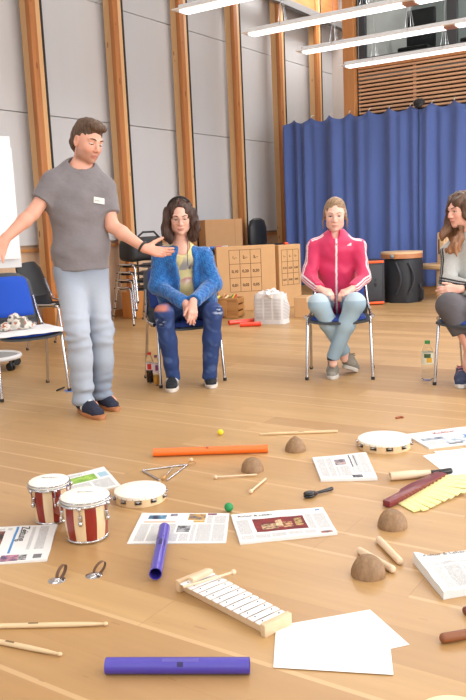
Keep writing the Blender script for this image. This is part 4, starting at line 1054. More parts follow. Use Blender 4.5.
# bottles
tw = NT('clear_plastic'); tw.col(lin('f4f6f4')); tw.set(Roughness=.05, Transmission_Weight=1.0, IOR=1.12); M_pet = tw.m
def bottle(label, c, H_, R, capc, liquid=None, lvl=0, labc=None, lz=(.4, .7), extra=None):
    t = thing('drink_bottle', label, 'bottle', (c.x, c.y, 0), 0)
    b = B(); pr = [(0, .004), (R*.7, 0), (R*.95, .008), (R, .03), (R*.93, H_*.3), (R, H_*.38), (R, H_*.66), (R*.8, H_*.78), (R*.42, H_*.9), (R*.38, H_*.93)]
    b.lathe(pr, (0, 0, 0), (0, 0, 1), 24); obj('bottle_body', b, M_pet, t)
    b = B(); b.lathe([(0, H_*.995), (R*.44, H_*.99), (R*.46, H_*.93), (R*.46, H_*.915), (R*.4, H_*.915)], (0, 0, 0), (0, 0, 1), 20); obj('cap', b, mat('cap_'+capc, capc, .4), t)
    if liquid:
        b = B(); q = [(0, .006)]+[(r*.95, max(z, .006)) for r, z in pr[1:] if z < lvl]+[(R*.93, lvl), (0, lvl)]
        b.lathe(q, (0, 0, 0), (0, 0, 1), 24); obj('drink', b, mat('drink_'+liquid, liquid, .15), t)
    if labc:
        b = B(); b.lathe([(R*1.012, H_*lz[0]), (R*1.015, H_*lz[1])], (0, 0, 0), (0, 0, 1), 28); lo = obj('wrapper', b, mat('label_'+labc, labc, .5), t)
        if extra:
            ca = math.atan2(-c.y, -c.x)
            for (da, z0, z1, ha, col) in extra:
                b = B(); b.grid(lambda u, v: (math.cos(ca+da+(u-.5)*ha)*R*1.03, math.sin(ca+da+(u-.5)*ha)*R*1.03, H_*(z0+(z1-z0)*v)), 8, 2, uv=False); obj('wrapper_print', b, mat('print_'+col, col, .5), lo, recalc=False)
    return t
bottle('small cola bottle with red cap by the left chair leg', FL(151, 383), .235, .031, 'd22c1e', '2a0f0a', .115, 'e0d6d2', (.44, .66), [(-.2, .46, .64, 1.0, 'cc2018')])
bottle('half-empty amber drink bottle with purple cap next to the cola', FL(157.3, 385), .225, .027, '6a3a6a', 'c98e38', .075, 'd8c6cc', (.42, .72), [(.1, .5, .68, .8, '8a3a66')])
bottle('large clear water bottle with green cap by the right chair leg', FL(427.5, 380), .285, .042, '2a8a3a', None, 0, 'd9d6c0', (.42, .70), [(0, .58, .68, 1.1, '3a5a34'), (.35, .46, .58, .9, 'd9a62a')])
# blue curtain
tc = NT('blue_curtain_cloth'); f = tc.noise(tc.coord('Object', (1, 1, .25)), 3, 3); tc.col(tc.mix(f, lin('42568c'), lin('566cac'))); tc.set(Roughness=.85, Sheen_Weight=.2)
tc.bump(tc.noise(tc.coord('Object', (1, 1, .2)), 14, 3), .25, .02)
def curtain(label, x0, x1, seed):
    t = thing('curtain', label, 'curtain', ((x0+x1)/2, YC-.12, 0), 0, 'blue stage curtains')
    n = int((x1-x0)/.02); nv = 24; cx3 = (x0+x1)/2
    def f(u, v):
        x = x0+(x1-x0)*u; k = noise.noise(Vector((x*1.1, seed, 0)))*2.2; hk = x/.315
        top = 2.70-.075*math.sin(PI*(hk % 1))**.8
        z = .13+(top-.13)*v
        a = .028+.018*noise.noise(Vector((x*2, 3, seed)))
        k2 = 5*noise.noise(Vector((x*1.7, seed+2, 0))); y = (a*1.9*(.35+.65*abs(noise.noise(Vector((x*1.4, 8, seed)))*2)))*math.sin(x*2*PI/.21+k2)+.035*math.sin(x*2*PI/.47+k*1.2+.5*noise.noise(Vector((x, z*.6, 5))))+.022*noise.noise(Vector((x*6, z*.5, seed)))
        return Vector((x-cx3, y*(1-.35*v**4), z))
    b = B(); b.grid(f, n, nv, uv=False, thick=(0, .006, 0)); obj('cloth', b, tc.m, t, angle=180)
    hk = B(); x = math.ceil(x0/.315)*.315
    while x < x1:
        hk.tube([(x-cx3, 0, 2.685), (x-cx3, .02, 2.72), (x-cx3, .1, 2.735)], .006, 6); x += .315
    obj('hooks', hk, mat('pale_hook', 'd8d0c4', .5), t)
    return t
TXC = 0
curtain('blue stage curtain, left half in view, from the wall post to the dark knot', -6.15, -3.97, 1)
curtain('blue stage curtain, right half in view, behind the black bag and wooden chair', -3.96, 3.6, 4)
kp = ONY(421.5, 106, YC-.13)
b = B(); b.ball((0, 0, 0), .06, 18, (1.3, .6, 1))
for v in b.bm.verts: v.co *= 1+.5*noise.noise(v.co*25)
o = obj('curtain_knot', b, mat('dark_cord', '2a2a2e', .7, var=.5, scale=40)); o.location = kp+Vector((0, -.09, .03)); tag(o, 'dark knotted cord bundle at the top where the curtains meet', 'cord')
# chair shapes behind the glass stand in for reflections of chairs in it
c = ONY(404, 45, 12.3)
for i, (px, py, w, h, lb) in enumerate(((362, 45, .5, .7, 'dark office chair silhouette at left behind the gallery glass'), (405, 42, .45, .55, 'dark chair silhouette in the middle behind the gallery glass'))):
    p = ONY(px, py, 12.3); zf = 3.24; p.x = -4.45+.95*i
    t = thing('reflected_chair', lb, 'chair', (p.x, p.y, zf), 0)
    b = B(); b.box((0, 0, .45), (w, .4, .07), bev=.03); obj('seat', b, M_black, t)
    b = B(); b.box((0, .2, .8), (w*.95, .07, .6), bev=.03); obj('backrest', b, M_black, t)
    b = B(); b.cyl((0, 0, .05), (0, 0, .43), .03); obj('pillar', b, M_black, t)
    b = B()
    for k in range(5): b.cyl((0, 0, .05), (math.cos(k*1.2566)*.25, math.sin(k*1.2566)*.25, .03), .02)
    obj('star_base', b, M_black, t)
# ================================================================ PEOPLE (implicit surfaces -> one continuous mesh each)
A3 = lambda *v: np.array(v, float)
def nrm(v): v = np.asarray(v, float); return v/np.linalg.norm(v)
class SDF:
    def __init__(s, lo, hi, h):
        s.lo = np.array(lo, float); s.h = h; s.n = np.ceil((np.array(hi)-s.lo)/h).astype(int)+1
        s.F = np.full(s.n, 1.0, np.float32)
    def reg(s, lo, hi):
        a = np.clip(np.floor((lo-s.lo)/s.h).astype(int), 0, s.n-1); b = np.clip(np.ceil((hi-s.lo)/s.h).astype(int)+1, 1, s.n)
        if np.any(b <= a): return None, None
        sl = tuple(slice(i, j) for i, j in zip(a, b))
        ax = [(s.lo[k]+s.h*np.arange(a[k], b[k])).astype(np.float32) for k in range(3)]
        return sl, (ax[0][:, None, None], ax[1][None, :, None], ax[2][None, None, :])
    def op(s, sl, d, k, mode):
        f = s.F[sl]
        if mode == 'add':
            if k > 0: q = np.maximum(k-np.abs(f-d), 0)/k; r = np.minimum(f, d)-q*q*k*.25
            else: r = np.minimum(f, d)
        else:
            d = -d
            if k > 0: q = np.maximum(k-np.abs(f-d), 0)/k; r = np.maximum(f, d)+q*q*k*.25
            else: r = np.maximum(f, d)
        s.F[sl] = r
    def rc(s, a, b, ra, rb=None, k=.02, mode='add', flat=None, mid=None):
        """tapered capsule; flat=(axis, factor) squashes it along the axis"""
        a = np.asarray(a, float); b = np.asarray(b, float); rb = ra if rb is None else rb
        R = max(ra, rb)*(max(1, flat[1]) if flat is not None else 1)+k+3*s.h
        sl, X = s.reg(np.minimum(a, b)-R, np.maximum(a, b)+R)
        if sl is None: return s
        p = [X[i]-np.float32(a[i]) for i in range(3)]; d = b-a
        if flat is not None:
            n = nrm(flat[0]); q = 1/flat[1]-1
            dt = p[0]*n[0]+p[1]*n[1]+p[2]*n[2]
            p = [p[i]+q*n[i]*dt for i in range(3)]; d = d+q*n*np.dot(n, d)
        L2 = max(np.dot(d, d), 1e-9)
        t = np.clip((p[0]*d[0]+p[1]*d[1]+p[2]*d[2])/L2, 0, 1)
        dist = np.sqrt((p[0]-d[0]*t)**2+(p[1]-d[1]*t)**2+(p[2]-d[2]*t)**2)-(ra+(rb-ra)*t)
        if flat is not None: dist = dist*min(1, flat[1]*1.3)
        s.op(sl, dist.astype(np.float32), k, mode); return s
    def ell(s, c, r, ax=None, k=.015, mode='add'):
        c = np.asarray(c, float); r = np.asarray(r, float); R = r.max()+k+3*s.h
        ax = np.eye(3) if ax is None else np.asarray(ax)
        sl, X = s.reg(c-R, c+R)
        if sl is None: return s
        p = [X[i]-np.float32(c[i]) for i in range(3)]
        q = [p[0]*ax[i][0]+p[1]*ax[i][1]+p[2]*ax[i][2] for i in range(3)]
        k0 = np.sqrt(sum((q[i]/r[i])**2 for i in range(3))); k1 = np.sqrt(sum((q[i]/r[i]**2)**2 for i in range(3)))+1e-6
        s.op(sl, (k0*(k0-1)/k1).astype(np.float32), k, mode); return s
    def cut(s, p, n, R, k=0):
        """remove everything beyond the plane (p, n) within R of p"""
        p = np.asarray(p, float); n = nrm(n); sl, X = s.reg(p-R, p+R)
        if sl is None: return s
        d = (X[0]-p[0])*n[0]+(X[1]-p[1])*n[1]+(X[2]-p[2])*n[2]
        s.F[sl] = np.maximum(s.F[sl], d.astype(np.float32)); return s
    def like(s):
        T = SDF.__new__(SDF); T.lo, T.h, T.n = s.lo, s.h, s.n; T.F = np.full(s.n, 1.0, np.float32); return T
    def merge(s, T, k=.02):
        f, d = s.F, T.F
        q = np.maximum(k-np.abs(f-d), 0)/k; s.F = np.minimum(f, d)-q*q*k*.25; return s
    def limb(s, pts, rad, cutp=None, cutn=None, k=.04, kj=.03, R=.2):
        T = s.like()
        for i in range(len(pts)-1): T.rc(pts[i], pts[i+1], rad[i], rad[i+1], kj)
        if cutp is not None: T.cut(cutp, cutn, R)
        return s.merge(T, k)
    def mesh(s):
        F = s.F; S = F < 0
        c = [S[i:F.shape[0]-1+i, j:F.shape[1]-1+j, k:F.shape[2]-1+k] for i in (0, 1) for j in (0, 1) for k in (0, 1)]
        any_ = c[0].copy(); all_ = c[0].copy()
        for q in c[1:]: any_ |= q; all_ &= q
        act = any_ & ~all_; I = np.argwhere(act); vid = np.full(act.shape, -1, np.int32); vid[tuple(I.T)] = np.arange(len(I))
        offs = [(i, j, k) for i in (0, 1) for j in (0, 1) for k in (0, 1)]
        val = np.stack([F[I[:, 0]+o[0], I[:, 1]+o[1], I[:, 2]+o[2]] for o in offs], 1)
        acc = np.zeros((len(I), 3)); cnt = np.zeros(len(I))
        for a in range(8):
            for b in range(a+1, 8):
                d = np.abs(np.array(offs[a])-np.array(offs[b]))
                if d.sum() != 1: continue
                va, vb = val[:, a], val[:, b]; m = (va < 0) != (vb < 0)
                t = np.where(m, va/(va-vb+1e-12), 0)
                pt = np.array(offs[a])+(np.array(offs[b])-np.array(offs[a]))*t[:, None]
                acc += pt*m[:, None]; cnt += m
        V = s.lo+s.h*(I+acc/cnt[:, None]); Q = []
        for ax in range(3):
            o1, o2 = [(1, 2), (2, 0), (0, 1)][ax]
            sh = list(F.shape); sh[ax] -= 1
            lo = [slice(None)]*3; hi = [slice(None)]*3; lo[ax] = slice(0, -1); hi[ax] = slice(1, None)
            s0, s1 = S[tuple(lo)], S[tuple(hi)]
            E = np.argwhere(s0 != s1); E = E[(E[:, o1] > 0) & (E[:, o2] > 0) & (E[:, o1] < F.shape[o1]-1) & (E[:, o2] < F.shape[o2]-1)]
            if not len(E): continue
            ins = s0[tuple(E.T)]
            def g(d1, d2): e = E.copy(); e[:, o1] -= d1; e[:, o2] -= d2; return vid[tuple(e.T)]
            q = np.stack([g(1, 1), g(0, 1), g(0, 0), g(1, 0)], 1)
            q[~ins] = q[~ins][:, ::-1]; Q.append(q)
        Q = np.concatenate(Q); Q = Q[(Q >= 0).all(1)]
        return V, Q
def smooth_mesh(V, Q, it=2, lam=.5):
    e = np.concatenate([Q[:, [0, 1]], Q[:, [1, 2]], Q[:, [2, 3]], Q[:, [3, 0]]])
    for _ in range(it):
        acc = np.zeros_like(V); cn = np.zeros(len(V))
        np.add.at(acc, e[:, 0], V[e[:, 1]]); np.add.at(acc, e[:, 1], V[e[:, 0]]); np.add.at(cn, e[:, 0], 1); np.add.at(cn, e[:, 1], 1)
        V = V*(1-lam)+lam*acc/np.maximum(cn, 1)[:, None]
    return V
def vnormals(V, Q):
    n = np.cross(V[Q[:, 2]]-V[Q[:, 0]], V[Q[:, 3]]-V[Q[:, 1]]); N = np.zeros_like(V)
    for i in range(4): np.add.at(N, Q[:, i], n)
    return N/(np.linalg.norm(N, axis=1)[:, None]+1e-12)
def nz(V, sc, off=0.0):
    """vectorised smooth pseudo noise in -1..1 (sum of rotated sines)"""
    r = np.random.RandomState(int(off*10)+5); o = np.zeros(len(V)); sc = np.asarray(sc, float)*np.ones(3)
    for k in range(7):
        d = r.normal(size=3); d /= np.linalg.norm(d); f = r.uniform(.6, 1.7)
        o += np.sin((V*sc)@d*f+r.uniform(0, 6.28)+1.3*np.sin((V*sc)@r.normal(size=3)*.5+r.uniform(0, 6.28)))
    return o/4.0
def sdf_obj(name, S, m, parent, colf=None, disp=None, it=2):
    V, Q = S.mesh(); V = smooth_mesh(V, Q, it)
    if disp is not None: V = V+vnormals(V, Q)*disp(V)[:, None]
    me = bpy.data.meshes.new(name); me.from_pydata(V.tolist(), [], Q.tolist())
    if colf is not None:
        c = colf(V); a = me.attributes.new('Col', 'FLOAT_COLOR', 'POINT')
        a.data.foreach_set('color', np.concatenate([c, np.ones((len(V), 1))], 1).astype(np.float32).ravel())
    return link(name, me, m, parent, True, 180)
def L3(c): return np.array(lin(c))
def blend(c, mask, col): return c*(1-mask[:, None])+np.asarray(col)*mask[:, None]
def sstep(a, b, x): t = np.clip((x-a)/(b-a), 0, 1); return t*t*(3-2*t)
def segpar(V, a, b):
    d = b-a; t = np.clip((V-a)@d/np.dot(d, d), 0, 1); return t, np.linalg.norm(V-a-t[:, None]*d, axis=1)

class Person:
    def __init__(s, label, base_px, J, group=None):
        s.base = FL(*base_px); s.base.z = 0; b = np.array(s.base); w = b-CAM; w[2] = 0; s.w = nrm(w); s.b = b
        s.u = A3(s.w[1], -s.w[0], 0); s.z = A3(0, 0, 1); s.J = {}
        for k, q in J.items(): s.J[k] = s.P(*q)
        s.root = thing('person', label, 'person', s.base, 0, group)
    def P(s, px, py, dv=0):
        """point seen at a photo position, dv metres nearer than the plane through the base; local coordinates"""
        d = ray(px, py); t = (np.dot(s.w, s.b-CAM)-dv)/np.dot(s.w, d); return CAM+t*d-s.b
    def dirv(s, u, v, z): return nrm(s.u*u-s.w*v+s.z*z)      # u right in the photo, v towards the camera
# ---- anatomical pieces, each adds to an SDF
def add_hand(S, wr, d, n, side, L=.19, curl=(.3, .35, .4, .5), spread=.16, thumb=(.55, .35), tc=.3, k=.006):
    """d: towards the fingers, n: the palm's facing normal, side: direction of the thumb"""
    d = nrm(d); n = nrm(n-d*np.dot(n, d)); s_ = np.asarray(side, float); s_ = nrm(s_-d*np.dot(s_, d)-n*np.dot(s_, n)); q = L/.19
    kn = [wr+d*.088*q+s_*.028*q, wr+d*.094*q+s_*.009*q, wr+d*.089*q-s_*.011*q, wr+d*.079*q-s_*.029*q]
    for i, x in enumerate(kn): S.rc(wr+d*.012*q+s_*(.014-.0095*i)*q, x, .0165*q, .0115*q, .012)
    S.rc(wr-d*.01, wr+d*.03*q, .024*q, .024*q, .015, flat=(n, .75))
    lens = [(.040, .024, .020), (.045, .028, .021), (.041, .026, .020), (.032, .019, .018)]
    for i, x in enumerate(kn):
        a = spread*(1.5-i)/1.5; f0 = nrm(d*math.cos(a)+s_*math.sin(a)); p = x; ang = 0; r = [.0098, .0088, .008][0]*q*(.86 if i == 3 else 1)
        for j, l in enumerate(lens[i]):
            ang += curl[i]*(1.0, 1.2, .8)[j]; dd = f0*math.cos(ang)+n*math.sin(ang); e = p+dd*l*q
            S.rc(p, e, r, r*.92, k if j else .01); p = e; r *= .92
    t0 = wr+d*.024*q+s_*.022*q+n*.004; td1 = nrm(d*math.cos(thumb[0]+.35)+s_*math.sin(thumb[0]+.35)+n*thumb[1]); t1 = t0+td1*.044*q
    S.rc(wr+d*.02*q+s_*.01*q, t1, .0175*q, .0125*q, .012)
    td2 = nrm(td1*(1-tc)+d*tc); t2 = t1+td2*.032*q; S.rc(t1, t2, .0115*q, .0105*q, k); t3 = t2+nrm(td2*(1-tc)+d*tc+n*.1)*.026*q; S.rc(t2, t3, .0105*q, .0085*q, k)
def head_axes(f, up):
    f = nrm(f); r = nrm(np.cross(f, up)) ; r = -r; up = nrm(np.cross(f, -r)) if np.dot(np.cross(f, -r), up) > 0 else -nrm(np.cross(f, -r))
    return r, f, up
def add_head(S, c, ax, sc=1.0, female=False, jaw=1.0):
    r, f, u = ax; A = [r, f, u]; P = lambda x, y, z: c+sc*(r*x+f*y+u*z); e = lambda p, q, k=.02, mode='add': S.ell(P(*p), np.array(q)*sc, A, k*sc, mode)
    e((0, -.014, .034), (.073, .094, .084)); e((0, .018, -.01), (.063, .074, .088), .03); e((0, .030, -.066), (.051*jaw, .056, .05), .03)
    e((0, .070, -.098), (.019*jaw, .017, .016), .02); e((.036, .058, -.028), (.022, .024, .024), .02); e((-.036, .058, -.028), (.022, .024, .024), .02)
    e((.043*jaw, .005, -.072), (.016, .035, .022), .03); e((-.043*jaw, .005, -.072), (.016, .035, .022), .03)
    for x in (-1, 1):
        S.rc(P(x*.012, .088, .02), P(x*.045, .074, .023), .0095*sc, .008*sc, .012*sc)
        e((x*.031, .098, .002), (.018, .016, .0115), .010, 'sub')
        S.rc(P(x*.018, .0795, .009), P(x*.031, .0835, .0115), .0055*sc, .0055*sc, .004*sc); S.rc(P(x*.031, .0835, .0115), P(x*.044, .075, .008), .0055*sc, .0045*sc, .004*sc)
        S.rc(P(x*.020, .080, -.009), P(x*.042, .075, -.008), .004*sc, .004*sc, .006*sc)
        e((x*.0115, .097, -.036), (.0085, .011, .0075), .006)
        e((x*.075, -.010, -.004), (.009, .019, .031), .006); e((x*.08, -.006, .0), (.006, .010, .018), .003, 'sub'); e((x*.074, -.004, -.03), (.007, .009, .01), .006)
    S.rc(P(0, .086, .012), P(0, .110, -.031), .0075*sc, .0105*sc, .012*sc)
    e((0, .088, -.0625), (.021, .0105, .0055), .006); e((0, .086, -.0725), (.018, .0105, .0062), .005); e((0, .099, -.0675), (.023, .008, .0018), .002, 'sub')
    return P
def head_color(V, c, P, ax, sc, skin, lip, blush=.35, stubble=0, browc=None):
    r, f, u = ax; q = (V-c)/sc; x, y, z = q@r, q@f, q@u
    col = np.tile(skin, (len(V), 1)); near = np.linalg.norm(q, axis=1) < .17
    g = lambda cx, cz, sx, sz: np.exp(-(((np.abs(x)-cx)/sx)**2+((z-cz)/sz)**2))*(y > .03)*near
    red = skin*np.array([1.0, .62, .58])
    col = blend(col, blush*g(.038, -.032, .022, .02), red); col = blend(col, blush*.9*g(0, -.03, .015, .02), red)
    col = blend(col, .5*blush*np.exp(-((np.abs(x)-.078)/.012)**2)*(np.abs(z) < .05)*near*(np.abs(y) < .05), red)
    if stubble:
        st = np.exp(-((np.maximum(0, np.abs(z+.078)-.022))/.014)**2)*(y > -.01)*near*(z < -.035)*sstep(0, .02, -z-.035+.3*np.abs(x))
        st = np.maximum(st, np.exp(-((z+.052)/.008)**2-((x)/.026)**2)*(y > .06)*near)
        col = blend(col, stubble*np.clip(st, 0, 1), np.array(lin('6e4a38')))
    m = np.exp(-(np.abs(x)/.022)**4)*(sstep(-.082, -.078, z)*(1-sstep(-.060, -.0565, z)))*(y > .07)*near
    col = blend(col, m*.6, lip)
    sl = np.exp(-((z+.0675)/.0016)**2)*(np.abs(x) < .022)*(y > .07)*near
    col = blend(col, sl*.6, np.array(lin('6a342c')))
    return col
M_skin = vcol_mat('skin', .5, 90, .04, sss=.06)
def eyes(p, c, ax, sc, iris='4a3626', gaze=(0, 0), lid=0.0):
    r, f, u = ax; P = lambda x, y, z: Vector(c+sc*(r*x+f*y+u*z))
    M_eye = mat('eye_white', 'dcd4cc', .25, var=.01); M_iris = mat('iris_'+iris, iris, .2, var=.1); M_pup = mat('pupil', '0e0b0a', .15)
    R = Matrix((r, f, u)).transposed()
    for x in (-1, 1):
        b = B(); b.ball(P(x*.031, .0725, .0015), .0125*sc, 18, rot=R); eo = obj('eye', b, M_eye, p.root)
        g = nrm(f+r*gaze[0]+u*gaze[1]); ctr = np.array(P(x*.031, .0725, .0015))
        b = B(); b.lathe([(.0058*sc, .0112*sc), (.0056*sc, .0119*sc), (.003*sc, .0128*sc), (0, .0131*sc)], ctr, g, 16); obj('iris', b, M_iris, eo)
        b = B(); b.lathe([(.0028*sc, .0127*sc), (.0026*sc, .0133*sc), (0, .0136*sc)], ctr, g, 12); obj('pupil', b, M_pup, eo)
        b = B(); b.tube([P(x*.0165, .0835, .000-.6*lid*.01), P(x*.024, .0885, .0068-lid*.010), P(x*.031, .0895, .0082-lid*.012), P(x*.039, .0855, .0062-lid*.010), P(x*.0465, .077, .0006-.4*lid*.01)], [.0010*sc, .0019*sc, .0022*sc, .0021*sc, .0012*sc], 6); obj('eyelashes', b, mat('lash', '2a1b16', .7), p.root)
        if lid > .3:
            pass
def brows(p, c, ax, sc, colr, th=.0028, dz=0):
    r, f, u = ax; P = lambda x, y, z: Vector(c+sc*(r*x+f*y+u*z))
    for x in (-1, 1):
        b = B(); b.tube([P(x*.014, .0985, .0215+dz), P(x*.025, .0985, .0265+dz), P(x*.037, .0925, .0285+dz), P(x*.050, .0785, .0245+dz)], [th*sc*.9, th*sc*1.15, th*sc, th*sc*.45], 6); obj('eyebrow', b, mat('brow_'+colr, colr, .8), p.root)
def hair_mat(name, c1, c2, tip=None, sc=(70, 70, 9)):
    t = NT(name); f = t.noise(t.coord('Object', sc), 1.4, 4, .6); c = t.ramp(f, [(.3, lin(c1)), (.7, lin(c2))])
    if tip:
        sp = t.n('ShaderNodeSeparateXYZ'); t.l(t.coord('Object'), sp.inputs[0])
        mr = t.n('ShaderNodeMapRange'); mr.inputs[1].default_value = tip[1]; mr.inputs[2].default_value = tip[2]; t.l(sp.outputs[2], mr.inputs[0])
        c = t.mix(t.math('MULTIPLY', mr.outputs[0], tip[3]), c, lin(tip[0]))
    t.col(c); t.set(Roughness=.5, Specular_IOR_Level=.35); t.bump(f, .6, .006); return t.m
def add_shoe(p, name, heel, toe, label, upper, sole, W=.088, H=.075, lacec=None, open_=None, stripe=None, L=None, tilt=0.0, colf=None, solem=None):
    """heel, toe: local points of the sole line (z is the sole's bottom); builds upper > sole, laces"""
    heel = np.asarray(heel, float); toe = np.asarray(toe, float); d = toe-heel; LL = np.linalg.norm(d); f = d/LL; r = nrm(np.cross(f, A3(0, 0, 1))); u = np.cross(r, f)
    Pp = lambda x, y, z: heel+f*x*LL+r*y+u*z
    lo = np.minimum(heel, toe)-.12; hi = np.maximum(heel, toe)+.18
    S = SDF(lo, hi, .005)
    st = .026
    S.rc(Pp(.15, 0, st+.03), Pp(.45, 0, st+.022), W*.42, W*.46, .02, flat=(u, .9))
    S.rc(Pp(.45, 0, st+.02), Pp(.80, .004, st+.01), W*.46, W*.44, .03, flat=(u, .72))
    S.rc(Pp(.12, 0, st+.04), Pp(.22, 0, st+.075), W*.40, W*.38, .02)
    S.rc(Pp(.3, 0, st+.062), Pp(.62, 0, st+.028), W*.30, W*.33, .03)
    S.cut(Pp(.5, 0, st-.008), -u, .4); S.cut(Pp(.2, 0, st+.088), u*1.0+f*.15, .09)
    up = sdf_obj(name, S, upper, p.root, colf)
    # sole
    def outl(k, wsc=1.0):
        a = 2*PI*k/40; ca, sa = math.cos(a), math.sin(a); x = .5+.5*ca*(1.02); w = W*.5*(.86+.2*math.sin((x-.15)*PI*.9))*wsc; return x, w*(abs(sa)**.75)*(1 if sa > 0 else -1)
    b = B(); bm = b.bm
    rings = []
    for z, ws in ((0, .93), (.004, .99), (.018, 1.02), (.024, 1.0), (.0265, .93)):
        rings.append([bm.verts.new(Pp(outl(k, ws)[0], outl(k, ws)[1], z+.012*max(0, outl(k)[0]-.75)*(1 if z < .01 else .6)+0)) for k in range(40)])
    for a, c in zip(rings, rings[1:]):
        for k in range(40): bm.faces.new((a[k], a[(k+1) % 40], c[(k+1) % 40], c[k]))
    bm.faces.new(rings[0][::-1]); bm.faces.new(rings[-1]); obj('sole', b, sole, up)
    if lacec:
        b = B()
        for k in range(4):
            x = .38+.075*k; z = st+.088-.016*k+.004; w = .022
            b.tube([Pp(x, -w, z-.008), Pp(x+.015, 0, z+.001), Pp(x+.03, w, z-.008)], .003, 6)
        b.tube([Pp(.36, 0, st+.093), Pp(.33, .03, st+.103), Pp(.37, .04, st+.085), Pp(.36, 0, st+.093)], .0028, 6); b.tube([Pp(.36, 0, st+.093), Pp(.34, -.03, st+.1), Pp(.39, -.036, st+.08), Pp(.36, 0, st+.093)], .0028, 6)
        obj('laces', b, lacec, up)
    return up
# ---------------------------------------------------------------- the standing man
def bbox(J, pad): a = np.array(list(J.values())); return a.min(0)-pad, a.max(0)+pad
def man():
    p = Person('standing person in a grey T-shirt and light jeans with both arms held out', (92, 412), dict(
        head=(87.5, 142, .03), neck=(80, 172, -.01), chest=(79, 205, 0), waist=(81, 252, 0), hA=(69, 272, .02), hB=(93, 272, -.02), shA=(53, 184, .03), shB=(104, 190, -.03),
        elA=(33, 213, .09), wrA=(5, 239, .19), elB=(112, 226, .03), wrB=(144, 248, .12), knA=(78, 331, .10), knB=(101, 333, -.02), anA=(83.5, 400, .03), anB=(102, 395, -.10)))
    J = p.J; fwd = p.dirv(.25, 1, 0); rgt = nrm(np.cross(p.z, fwd))
    lo, hi = bbox(J, .16); lo[2] = -.02
    ax = head_axes(p.dirv(.62, .86, -.30), p.dirv(.10, -.05, 1)); hs = 1.03
    S = SDF(lo, hi, .005)
    P = add_head(S, J['head'], ax, hs)
    S.rc(J['head']-ax[2]*.06*hs-ax[1]*.018, J['neck']+A3(0, 0, -.02), .050, .056, .02)
    S.rc(J['neck']-p.z*.03, J['waist'], .10, .10, .05, flat=(fwd, .7)); S.rc(J['shA'], J['shB'], .055, .055, .05)
    S.rc(J['hA'], J['hB'], .09, .09, .04, flat=(fwd, .8)); S.rc(J['waist'], (J['hA']+J['hB'])/2, .11, .11, .05, flat=(fwd, .7))
    for s in 'AB':
        S.rc(J['sh'+s], J['el'+s], .05, .041, .03); m = J['el'+s]*.7+J['wr'+s]*.3
        S.rc(J['el'+s], m, .040, .042, .02); S.rc(m, J['wr'+s], .042, .027, .02, )
        S.rc(J['h'+s], J['kn'+s], .07, .05, .03); S.rc(J['kn'+s], J['an'+s], .048, .035, .03); S.rc(J['an'+s], J['an'+s]+p.dirv(.7, .4, -.4)*.08, .035, .03, .02)
    # open hands, palms turned up and out
    add_hand(S, J['wrA'], p.dirv(-.45, .35, -.85), p.dirv(.35, .85, .2), p.dirv(-.8, .1, .5), .19, (.12, .15, .18, .22), .22, (.5, .25), .2)
    add_hand(S, J['wrB'], p.dirv(.93, .18, -.30), p.dirv(.1, .75, .65), p.dirv(.25, .1, .9), .195, (.10, .16, .2, .26), .20, (.62, .15), .15)
    skin = L3('d9a088')
    def col(V):
        c = head_color(V, J['head'], P, ax, hs, skin, L3('b8695c'), .35, .42)
        for s in 'AB':
            d = np.linalg.norm(V-J['wr'+s]-nrm(J['wr'+s]-J['el'+s])*.08, axis=1); c = blend(c, .35*np.exp(-(d/.09)**4), skin*np.array([1, .72, .68]))
        return c
    sdf_obj('body', S, M_skin, p.root, col, it=1)
    eyes(p, J['head'], ax, hs, '4a3626', (.0, -.55), .85); brows(p, J['head'], ax, hs, '4a3424', .0032)
    # hair: short brown
    r, f, u = ax; H = SDF(J['head']-.19, J['head']+.2, .005); E = lambda q, R, k=.02, m='add': H.ell(J['head']+hs*(r*q[0]+f*q[1]+u*q[2]), np.array(R)*hs, [r, f, u], k, m)
    E((0, -.018, .040), (.0785, .100, .088)); E((0, -.01, .085), (.066, .07, .05), .03); E((.0, .045, .100), (.060, .050, .028), .03); E((.01, .074, .092), (.05, .026, .022), .02); E((0, -.07, -.01), (.066, .05, .07), .03)
    E((0, .122, -.025), (.080, .080, .102), .010, 'sub'); E((0, .03, -.125), (.12, .12, .075), .01, 'sub'); E((.08, .02, -.055), (.03, .034, .05), .01, 'sub'); E((-.08, .02, -.055), (.03, .034, .05), .01, 'sub')
    E((.085, -.008, -.01), (.022, .022, .036), .006, 'sub'); E((-.085, -.008, -.01), (.022, .022, .036), .006, 'sub')
    sdf_obj('hair', H, hair_mat('short_brown_hair', '35261c', '6a503c'), p.root, disp=lambda V: .0028*nz(V, (90, 60, 60), 1)+.002*nz(V, (190, 150, 120), 2))
    # T-shirt
    T = SDF(lo, hi, .006)
    T.rc(J['neck']-p.z*.055, J['chest'], .150, .172, .06, flat=(fwd, .68)); T.rc(J['chest'], J['waist']+p.z*.02, .172, .166, .06, flat=(fwd, .72)); T.rc(J['waist'], (J['hA']+J['hB'])/2-p.z*.05, .165, .178, .05, flat=(fwd, .78))
    T.rc(J['shA']-p.z*.005, J['neck']-p.z*.02, .062, .07, .05); T.rc(J['shB']-p.z*.005, J['neck']-p.z*.02, .062, .07, .05)
    for s, k in (('A', .62), ('B', .66)):
        e = J['sh'+s]+(J['el'+s]-J['sh'+s])*k; T.limb([J['sh'+s], e+(J['el'+s]-J['sh'+s])*.3], [.072, .067], e, J['el'+s]-J['sh'+s], .05)
    hem = (J['hA']+J['hB'])/2+p.z*.012
    T.cut(hem, A3(0, 0, -1)+.0*p.u, .45); T.ell(J['neck']+fwd*.028+p.z*.045, (.078, .075, .05), [rgt, fwd, p.z], .008, 'sub')
